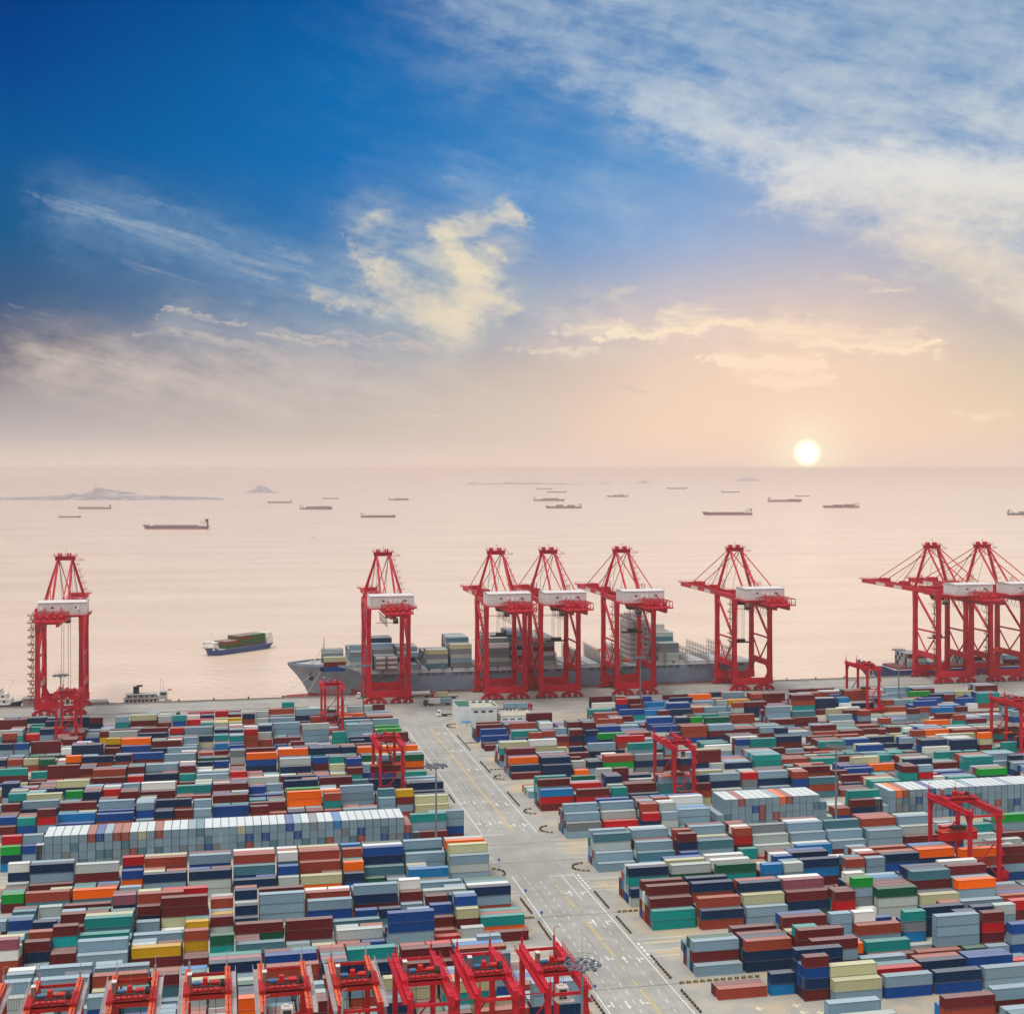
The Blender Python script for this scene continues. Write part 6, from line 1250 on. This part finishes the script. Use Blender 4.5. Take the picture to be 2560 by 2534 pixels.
# ------------------------------------------------------------------ islands
def island(name, pts, yw, seed, label=None, depth=500., c=(140,138,146)):  # rock colour light and bluish, with distance haze put into it
    """ridge profile given as photo (x, height in px) pairs over a waterline row, rounded in depth"""
    rr = random.Random(seed); Z = 3400*(CAMH-SEA)/(yw-1171)
    mb = MB(); nx = 90; ny = 14
    def hgt(x):
        for (xa, ha), (xb, hb) in zip(pts, pts[1:]):
            if xa <= x <= xb: f = (x-xa)/(xb-xa); return ha+(hb-ha)*f
        return 0
    x0, x1 = pts[0][0], pts[-1][0]; vs = []
    fr = [rr.uniform(0, 6) for _ in range(8)]
    for j in range(ny+1):
        g_ = j/ny; dep = Z+depth*(g_)
        for i in range(nx+1):
            x = x0+(x1-x0)*i/nx
            n_ = sum(math.sin(x*k*.11+fr[k])*math.cos(g_*k*2+fr[k])/k for k in range(1, 8))
            h = hgt(x)*Z/3400*(math.sin(math.pi*min(1, g_*1.02)))**.55*(1+.22*n_)
            e = math.sin(math.pi*i/nx)**.3
            X = (x-1280)*dep/3400; zz = SEA-.6+max(0, h*e)
            vs.append((X*math.cos(TH)+dep*math.sin(TH), -X*math.sin(TH)+dep*math.cos(TH), zz))
    fs = [(j*(nx+1)+i, j*(nx+1)+i+1, (j+1)*(nx+1)+i+1, (j+1)*(nx+1)+i) for j in range(ny) for i in range(nx)]
    mb.add(vs, fs); return struct(mb.build('island', cmat('hazed island rock %d' % c[0], c, .9, 0, .3, .02)))
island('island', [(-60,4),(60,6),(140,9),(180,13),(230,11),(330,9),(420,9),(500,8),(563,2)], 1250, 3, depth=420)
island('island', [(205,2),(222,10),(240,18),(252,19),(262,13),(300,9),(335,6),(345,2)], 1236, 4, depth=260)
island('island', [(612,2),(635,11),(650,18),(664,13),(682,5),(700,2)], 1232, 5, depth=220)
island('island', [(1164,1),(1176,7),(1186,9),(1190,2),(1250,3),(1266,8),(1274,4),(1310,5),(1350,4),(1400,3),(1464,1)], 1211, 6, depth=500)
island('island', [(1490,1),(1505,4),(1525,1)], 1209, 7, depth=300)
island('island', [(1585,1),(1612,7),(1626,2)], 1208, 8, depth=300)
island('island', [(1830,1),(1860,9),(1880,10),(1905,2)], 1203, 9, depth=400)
# ================================================================== road markings (4 mm sheets on the concrete)
WM = cmat('road paint white', (226,224,216), .7, 0, .12, 1.5); YM = cmat('road paint yellow', (214,178,96), .7, 0, .2, 1.5)
BM = cmat('faded bay markings cream', (206,200,168), .8)
PATCH = cmat('darker concrete slab', (150,148,142), .85)
def sheet(mb, x0, y0, x1, y1, z=.004): mb.add([(x0,y0,z),(x1,y0,z),(x1,y1,z),(x0,y1,z)], [(0,1,2,3)])
def poly(mb, pts, z=.004): mb.add([(x, y, z) for x, y in pts], [tuple(range(len(pts)))])
w = MB()
SEGS = [(299-60, 409.2), (459, 470+30), (502, 560), (562, 656)]
for a, b_ in ((200, 411), (459, 660)):
    sheet(w, 88.0, a, 88.25, b_); sheet(w, 107.1, a, 107.35, b_)
def dashes(u, a, b_, step, ln, wd=.16):
    y = a
    while y < b_: sheet(w, u-wd/2, y, u+wd/2, y+ln); y += step
for a, b_ in ((240, 408), (462, 655)):
    dashes(91.8, a, b_, 5.4, 2.4); dashes(95.6, a, b_, 5.6, 2.4); dashes(103.4, a, b_-30 if b_ < 420 else b_, 6.0, 2.6)
sheet(w, 103.3, 384, 103.5, 409); sheet(w, 99.2, 408.8, 107.3, 409.2); sheet(w, 88.0, 459.0, 95.7, 459.4); sheet(w, 99.2, 655.8, 107.3, 656.2)
sheet(w, 91.7, 462, 91.9, 480)
def arrow(u, v, kind, d=1, s=1.0):
    """painted lane arrow; d=1 points away from the camera"""
    def P(pts): poly(w, [(u+x*s, v+y*d*s) for x, y in pts], .008)
    P([(-.16,-2.6),(.16,-2.6),(.16,.6),(-.16,.6)])
    if 's' in kind: P([(-.55,.605),(.55,.605),(0,2.4)])
    if 'l' in kind: P([(-.165,-.6),(-1.0,.1),(-1.0,-.25),(-.165,-.95)]); P([(-1.005,.55),(-1.7,-.2),(-1.005,-.7)])
    if 'r' in kind: P([(.165,-.95),(1.0,-.25),(1.0,.1),(.165,-.6)]); P([(1.005,-.7),(1.7,-.2),(1.005,.55)])
for v, dd in ((391.5, 1), (365, 1), (335.5, 1), (470, 1), (500, 1), (560, 1), (600, 1), (640, 1)):
    arrow(101.6, v, 'sl' if v != 335.5 else 's', dd); arrow(105.0, v, 'r' if v < 450 else 'sr', dd)
for v in (307, 336.5, 474, 505): 
    arrow(90.2, v, 'l', -1); arrow(93.7, v, 's', -1); arrow(97.4, v, 'r', -1)
# cross-lane lines between the blocks
for side in (0, 1):
    for bi, (a, b_) in enumerate(((333.5, 352), (390, 407), (424, 446), (520.5, 538), (575.5, 592.5))):
        u0, u1 = (109.5, 240) if side else (-120, 86.5)
        for k, yy in enumerate((a+2.5, a+(b_-a)*.36, a+(b_-a)*.66, b_-3.0)):
            sheet(w, u0, yy, u1, yy+.22)
for k in range(6): sheet(w, 108.2, 394+k*2.6, 108.8, 395.6+k*2.6); sheet(w, 108.2, 332+k*2.6, 108.8, 333.6+k*2.6)
struct(w.build('road_markings', WM))
y_ = MB()
for a, b_, g_ in ((200, 316, 0), (318, 322, 0), (328, 331.5, 0), (338, 349, 0), (350.5, 369, 0), (373.5, 377, 0), (378.5, 388, 0), (391, 394.5, 0), (396.5, 400, 0), (405, 408, 0), (462, 655, 0)):
    sheet(y_, 99.3, a, 99.6, b_); 
    if b_-a > 8: sheet(y_, 99.85, a, 100.0, b_-3)
for side in (0, 1):
    for (a, b_) in ((333.5, 352), (390, 407), (520.5, 538), (575.5, 592.5)):
        u0, u1 = (110.5, 250) if side else (-120, 85.5)
        for yy in (a+5.0, b_-6.0): sheet(y_, u0, yy, u1, yy+.5)
struct(y_.build('lane_markings', YM))
m = MB()
for u, v in [(122+k*9.2, 298.2-j*4.2) for k in range(3) for j in range(2)] + [(100+20+k*7.5, 293-j*4.0) for k in range(4) for j in range(2)]:
    sheet(m, u, v, u+2.4, v+.5); sheet(m, u+.5, v-.9, u+1.3, v+1.2, .008)
struct(m.build('bay_markings', BM))
m = MB()
for v in (371.5, 317, 425, 446.2, 557.8, 500.4, 614): sheet(m, 76, v, 122, v+.35)
for v in (703, 708.5, 716, 739, 745): sheet(m, -400, v, 620, v+.3)
struct(m.build('drain_channels', cmat('drain channel dark', (104,100,94), .8)))
m = MB()
for k in range(150):
    u = -160+k*4.1; sheet(m, u, 748.5, u+2.2, 748.9, .008); 
    if k % 2 == 0: sheet(m, u, 734.6, u+2.2, 734.9, .008)
struct(m.build('quay_markings', cmat('quay paint faint', (196,188,172), .8)))
# crane rails, quay coping, fenders
m = MB()
for v in (726.5, 753.7): m.box(-500, v-.5, .002, 700, v-.3, .05); m.box(-500, v+.3, .002, 700, v+.5, .05); m.box(-500, v-.08, .003, 700, v+.08, .10)
struct(m.build('crane_rails', cmat('rail steel', (92,84,80), .5, .4)))
m = MB(); m.box(-700, QUAY-1.2, .0, 900, QUAY+.25, .42); struct(m.build('quay_coping', cmat('coping concrete', (118,106,96), .8)))
bol = []
first = None
for k in range(36):
    u = -170+k*18.5
    if first is None:
        first = thing('mooring_bollard', 'dark mooring bollard on the edge of the quay', 'bollard', (u, QUAY-.6, .42), 0, 'mooring bollards along the quay edge')
        m = MB(); m.cyl((0,0,.35), .36, .7, 12); m.cyl((0,0,.8), .55, .25, 12); m.build('bollard_body', DRK, first)
    else: dup(first, (u, QUAY-.6, .42))
# ================================================================== yellow and black kerb barriers
YELLOWP = cmat('barrier yellow', (216,166,40), .6, 0, .2, 2.); BLACKP = cmat('barrier black', (40,38,36), .7)
block_shape = MB(); block_shape.prism([(-.26,0),(.26,0),(.16,.55),(-.16,.55)], -.46, .46, 'y'); yellow_block = block_shape.mesh('barrier block', YELLOWP)
block_shape = MB()
for yy in (-.48, -.11, .26): block_shape.prism([(-.28,-.01),(.28,-.01),(.18,.57),(-.18,.57)], yy, yy+.22, 'y')
black_stripes = block_shape.mesh('barrier stripe', BLACKP)
barrier_count = 0
def barrier(u, v, rot, lab):
    global barrier_count
    r = thing('kerb_barrier', lab, 'barrier', (u, v, .0), rot, 'yellow and black barrier blocks guarding the stack ends')
    link('block', yellow_block, r); link('stripes', black_stripes, r); barrier_count += 1
def brow(a, b_, n, lab):
    for k in range(n):
        f = (k+.5)/n; u = a[0]+(b_[0]-a[0])*f; v = a[1]+(b_[1]-a[1])*f
        barrier(u, v, math.atan2(-(b_[0]-a[0]), b_[1]-a[1])+R(random.uniform(-6, 6)), lab)
brow((108.8, 375), (108.9, 391), 9, 'striped barrier block right of the road, by the teal-fronted stack row behind it')
brow((108.8, 353.5), (108.8, 368), 8, 'striped barrier block right of the road, beside the two-high teal stack')
brow((108.8, 320), (108.8, 336.5), 9, 'striped barrier block right of the road, beside the grey-topped maroon stack')
brow((108.8, 298.5), (108.8, 313), 8, 'striped barrier block right of the road, beside the two low rust-red boxes')
brow((110, 371.4), (116.5, 371.4), 4, 'striped barrier block across the gap behind the teal stack, right of the road')
brow((109.5, 316.8), (131, 316.9), 12, 'striped barrier block in the line behind the low rust-red boxes')
brow((86.2, 375), (85.9, 389), 8, 'striped barrier block left of the road, by the navy-topped three-high stack')
brow((86.4, 353), (86.4, 368.5), 8, 'striped barrier block left of the road, by the low maroon and orange boxes')
brow((86.6, 298), (86.6, 314), 8, 'striped barrier block left of the road near the nearest lighting mast')
brow((82.6, 371.7), (86.0, 371.7), 3, 'striped barrier block closing the gap left of the road, by the teal box')
for (c, r_, a0, a1, n, lab) in (((112.9, 415.5), 4.2, 95, 265, 9, 'striped barrier block in the curve at the crossing, right of the road'),
    ((81.6, 415.0), 5.0, -80, 60, 8, 'striped barrier block in the curve at the crossing, left of the road'),
    ((113.6, 461.5), 4.6, 110, 250, 8, 'striped barrier block in the curve beyond the crossing, right of the road'),
    ((112.6, 543.0), 3.6, 100, 262, 7, 'striped barrier block in the far curve right of the road'),
    ((112.6, 487.0), 3.6, 100, 262, 7, 'striped barrier block in the middle curve right of the road'),
    ((112.8, 656.5), 4.6, 90, 250, 9, 'striped barrier block in the curve by the white harbour building')):
    for k in range(n):
        a = R(a0+(a1-a0)*k/(n-1)); barrier(c[0]+r_*math.cos(a), c[1]+r_*math.sin(a), a, lab)
for (u, a, b_, n, lab) in ((109.1, 495.5, 518, 10, 'striped barrier block right of the road, fifth gap'), (109.2, 552.5, 575, 10, 'striped barrier block right of the road, beside orange-banded stack'),
    (109.2, 598, 634, 12, 'striped barrier block right of the road, by the tall maroon stack'), (86.3, 505, 519, 7, 'striped barrier block left of the road, by the cream boxes'),
    (86.2, 562, 578, 7, 'striped barrier block left of the road, by the orange and maroon stack'), (85.6, 618, 632, 7, 'striped barrier block left of the road, by the green-topped stack')):
    brow((u, a), (u, b_), n, lab)
brow((110, 614.2), (116, 614.2), 4, 'striped barrier block across the gap before the tall maroon stack')
brow((110, 557.8), (116.5, 557.8), 4, 'striped barrier block across the gap by the orange-banded stack')
# ================================================================== small blue round signs on poles
SB_ = cmat('sign blue', (40,100,180), .5)
for u, v, lab in ((87.6, 389.4, 'small round blue sign left of the road by the three-high navy stack'), (87.6, 369.2, 'small round blue sign left of the road by the teal box'),
                  (87.6, 314, 'small round blue sign left of the road near the nearest mast'), (86.2, 421.9, 'small round blue sign at the crossing, left of the road')):
    t = thing('road_sign', lab, 'sign', (u, v, 0)); m = MB(); m.beam((0,0,0), (0,0,2.0), .09); m.build('post', GRY, t)
    m = MB(); m.cyl((0,-.06,2.3), .42, .06, 16, 'y'); m.build('sign_disc', SB_, t)
# ================================================================== high lighting masts
LM = cmat('mast grey', (124,128,134), .5, .3); LF = cmat('floodlight grey', (96,108,120), .45, .4)
def mast(u, v, lab, H=29.0):
    t = thing('light_mast', lab, 'light mast', (u, v, 0), random.uniform(0, 1), 'tall lighting masts standing in the yard')
    m = MB(); m.beam((0,0,0), (0,0,H), .9, .9, .42, .42, 12); m.box(-.6, -.6, 0, .6, .6, .6); m.build('pole', LM, t)
    m = MB(); Rr = 3.4; pr = None
    for k in range(25):
        a = k*2*math.pi/24; p = Vector((Rr*math.cos(a), Rr*math.sin(a), H+.2))
        if pr: m.beam(pr, p, .14); m.beam(pr+Vector((0,0,1.1)), p+Vector((0,0,1.1)), .05)
        if k % 2 == 0: m.beam((0,0,H+.1), p, .1); m.beam(p, p+Vector((0,0,1.1)), .05)
        pr = p
    m.build('ring', LM, t)
    for k in range(16):
        a = k*2*math.pi/16; rr = Rr*(.98 if k % 2 else .62)
        m = MB(); m.cbox((rr*math.cos(a), rr*math.sin(a), H+.0), (.85, .7, .42)); m.cbox((rr*math.cos(a), rr*math.sin(a), H-.26), (.6, .5, .1)); m.build('floodlight', LF, t)
    m = MB(); m.beam((0,0,H), (0,0,H+5.2), .1, .1, .04, .04); m.build('lightning_rod', GRY, t)
mast(69.1, 257.0, 'nearest lighting mast, beside the gantry crane closest to the road')
mast(68.8, 439.0, 'lighting mast left of the road, in front of the crossing')
mast(68.7, 669.0, 'lighting mast by the quay crane at the bow of the grey ship')
mast(210.6, 668.3, 'lighting mast in front of the fifth quay crane')
mast(210.0, 440.3, 'lighting mast standing among the maroon stacks right of the road')
mast(354.7, 667.8, 'lighting mast by the quay apron right of the lone gantry crane')
mast(-73.3, 668.0, 'lighting mast framed by the leftmost quay crane')
# ================================================================== harbour building
PW = cmat('building white', (214,218,216), .7, 0, .06, .3); ROOFB = cmat('roof felt buff', (186,180,160), .85); PARAPETGREEN = cmat('parapet green', (36,104,84), .7); BT = cmat('blue roof', (60,140,200), .6)
t = thing('harbour_building', 'white flat-roofed harbour building with green parapet beside the tall maroon stack', 'building', (113.6, 655.5, 0))
m = MB(); m.box(0, 1.5, 0, 6.4, 17, 9.4); m.box(6.4, 0, 0, 19.4, 16, 8.4); m.box(6.4, -.3, 8.4, 19.6, -.0, 9.3); m.box(19.4, 0, 8.4, 19.7, 16, 9.3); m.box(6.4, 15.7, 8.4, 19.4, 16, 9.3); m.box(.0, 16.7, 9.4, 6.4, 17, 10.0); m.build('wall', PW, t)
m = MB(); m.box(6.5, .1, 8.403, 19.3, 15.6, 8.5); m.build('roof', ROOFB, t)
m = MB(); m.box(.3, 1.8, 9.403, 6.3, 16.4, 9.6); m.box(6.6, 15.3, 8.6, 19.2, 15.68, 9.2); m.box(19.1, .3, 8.6, 19.38, 15.2, 9.2); m.build('parapet', PARAPETGREEN, t)
for k in range(3):
    m = MB(); m.box(7.8+k*3.7, -.08, 6.4, 9.9+k*3.7, .02, 7.3); m.build('window', GLS, t)
for k in range(4):
    m = MB(); m.cbox((8.6+k*3.4, 14.2, 9.2), (1.3, .8, 1.3)); m.build('air_conditioner', PW, t)
m = MB(); railing(m, [(20, 2, 8.0), (20, 14, 8.0)], h=1.4, t=.14); m.beam((20.6, 2, 0), (20.6, 2, 8), .2); m.beam((20.6, 13, 0), (20.6, 2, 8), .6, .2); m.build('outside_stairs', PW, t)
t = thing('harbour_building', 'low flat buff-roofed annex with dark windows, right of the green-parapet building', 'building', (135.0, 655.0, 0))
m = MB(); m.box(0, 0, 0, 15.4, 13, 4.3); m.box(-.2, -.2, 4.3, 0.1, 13.2, 4.8); m.box(15.3, -.2, 4.3, 15.6, 13.2, 4.8); m.box(.1, -.2, 4.3, 15.3, .1, 4.7); m.build('wall', PW, t)
m = MB(); m.box(.12, .12, 4.303, 15.28, 13, 4.4); m.build('roof', ROOFB, t)
for k in range(4):
    w_ = MB(); w_.box(.8+k*3.8, -.08, 1.5, 3.0+k*3.8, .02, 3.0); o = w_.build('window', GLS, t)
    f_ = MB(); f_.box(.7+k*3.8, -.12, 1.35, 3.1+k*3.8, -.02, 1.5); f_.box(1.85+k*3.8, -.11, 1.5, 1.95+k*3.8, -.085, 3.0); f_.build('sill', PW, o)
for k in range(5):
    m = MB(); m.cbox((2.2+k*1.9, 10, 5.0), (1.0, .7, 1.2)); m.build('air_conditioner', PW, t)
t = thing('kiosk', 'small white cabin with a bright blue roof beside the harbour building', 'kiosk', (115.2, 652.6, 0))
m = MB(); m.box(0, 0, 0, 4.2, 2.2, 2.5); m.build('wall', PW, t); m = MB(); m.box(-.2, -.2, 2.5, 4.4, 2.4, 2.75); m.build('roof', BT, t)
m = MB(); m.box(2.0, -.05, .1, 2.2, .02, 2.3); m.build('door', GLS, t)
t = thing('fence', 'long grey fence with white post tops behind the harbour annex', 'fence', (151, 689, 0)); 
m = MB()
for k in range(26): m.box(k*1.5, 0, 0, k*1.5+.12, .12, 1.9)
m.build('post', PW, t); m = MB(); m.box(0, .14, .9, 38, .18, 1.0); m.box(0, .14, 1.6, 38, .18, 1.7); m.box(0, .14, .3, 38, .18, .4); m.build('rails', GRY, t)
# ================================================================== trucks
def truck(u, v, lab, cabc, load=(), heading=-1, tank=False, flat=False):
    t = thing('terminal_truck', lab, 'truck', (u, v, 0), 0 if heading < 0 else math.pi, 'trucks on the quay apron')
    cm = cmat('truck cab %d %d %d' % cabc, cabc, .45)
    m = MB(); m.prism([(0,.9),(0,2.0),(.35,2.9),(2.1,2.95),(2.1,.9)], -1.2, 1.2, 'y'); m.box(-.1, -1.2, .5, 2.2, 1.2, .9); m.box(.6, -1.0, 2.95, 2.0, 1.0, 3.2); cb = m.build('cab', cm, t)
    m = MB(); m.prism([(.0,2.02),(.31,2.85),(.25,2.87),(-.06,2.04)], -1.05, 1.05, 'y'); m.box(.5, -1.24, 2.0, 1.5, 1.24, 2.7); m.build('window', GLS, cb)
    m = MB(); m.box(2.2, -.5, .75, 15.2, .5, 1.15)
    for x in (3, 6, 9, 12, 15): m.box(x, -1.2, 1.0, x+.25, 1.2, 1.18)
    m.build('chassis', DRK, t)
    for x in (.9, 3.4, 4.7, 12.2, 13.5):
        for y in (-.95, .95): m = MB(); m.cyl((x, y, .5), .5, .45, 12, 'y'); m.build('wheel', RUB, t)
    if tank:
        m = MB(); m.cyl((9.0, 0, 2.3), 1.15, 10.5, 16, 'x'); m.cyl((9.0, 0, 3.5), .3, .3, 10, 'z')
        for x in (5, 8, 11): m.cyl((x, 0, 2.3), 1.19, .2, 16, 'x')
        m.build('tank', WHT, t)
    for i, (c, n, off) in enumerate(load):
        L = 12.19 if n == '4' else 6.06
        x0 = u+off if heading < 0 else u-off-L
        lc = '%s container riding on the %s' % (PAINT[c][1], lab.split(',')[0])
        lc = ('left ' if i == 0 and len(load) > 1 else 'right ' if len(load) > 1 else '')+lc
        container(x0, v-1.21, 1.2, n, c, lc, 'containers riding on quay trucks')
    return t
truck(105.5, 716.5, 'dark-cabbed truck near the white harbour building, two boxes', (54,50,58), (('w', '2', 3.0), ('g', '2', 9.2)))
truck(107.6, 684.5, 'white-cabbed truck with empty trailer by the harbour building', (226,226,222))
truck(98.5, 743, 'white-cabbed tanker truck behind the second quay crane', (226,226,222), tank=True)
truck(112.2, 736.5, 'red-cabbed truck behind the dark-cabbed one', (190,40,52), (('k', '2', 3.4),))
truck(73.0, 747.5, 'white-cabbed truck with empty trailer under the second quay crane', (226,226,222))
truck(159.5, 693.5, 'red-cabbed truck behind the low annex, two grey boxes', (178,40,56), (('g', '2', 3.0), ('g', '2', 9.2)), heading=1)
truck(134.5, 692.5, 'red-cabbed truck with empty flat trailer just behind the harbour building', (186,44,56))
truck(-22.0, 706, 'dark terminal truck with empty trailer behind the far left stacks', (60,56,60))
truck(150.0, 334.5, 'white-cabbed truck half hidden among stacks right of road, bottom', (226,226,222))
truck(55.0, 341.0, 'white-cabbed truck behind the rust-red boxes, bottom left of the road', (226,226,222))
# lettering on the dark container hanging below the sixth near gantry crane
fc = bpy.data.curves.new('white lettering', 'FONT'); fc.body = 'MAE'; fc.size = 2.3; fc.extrude = .01
tmp = bpy.data.objects.new('lettering curve', fc); COL.objects.link(tmp)
bpy.context.view_layer.update()
letter_mesh = bpy.data.meshes.new_from_object(tmp.evaluated_get(bpy.context.evaluated_depsgraph_get()))
bpy.data.objects.remove(tmp); letter_mesh.materials.clear(); letter_mesh.materials.append(WHT)
target_box = [o for o in COL.objects if o.get('label', '').startswith('dark navy container lettered')][0]
fo = link('white_lettering', letter_mesh, target_box); fo.location = (3.4, -.03, .45); fo.rotation_euler = (R(90), 0, 0)
# ------------------------------------------------------------------ all the smaller-looking containers, one object
me = bpy.data.meshes.new('container_stacks'); me.from_pydata(STUFF.mb.v, [], STUFF.mb.f); me.materials.append(M_STUFF)
at = me.color_attributes.new('paint', 'FLOAT_COLOR', 'CORNER')
import numpy as np
nl = np.zeros(len(me.polygons), dtype=np.int32); me.polygons.foreach_get('loop_total', nl)
cc = np.repeat(np.array(STUFF.col, dtype=np.float32), nl, axis=0)
at.data.foreach_set('color', cc.ravel())
so = link('container_stacks', me); tag(so, 'smaller-looking stacked containers filling the rest of the yard and ship decks', None, kind='stuff')
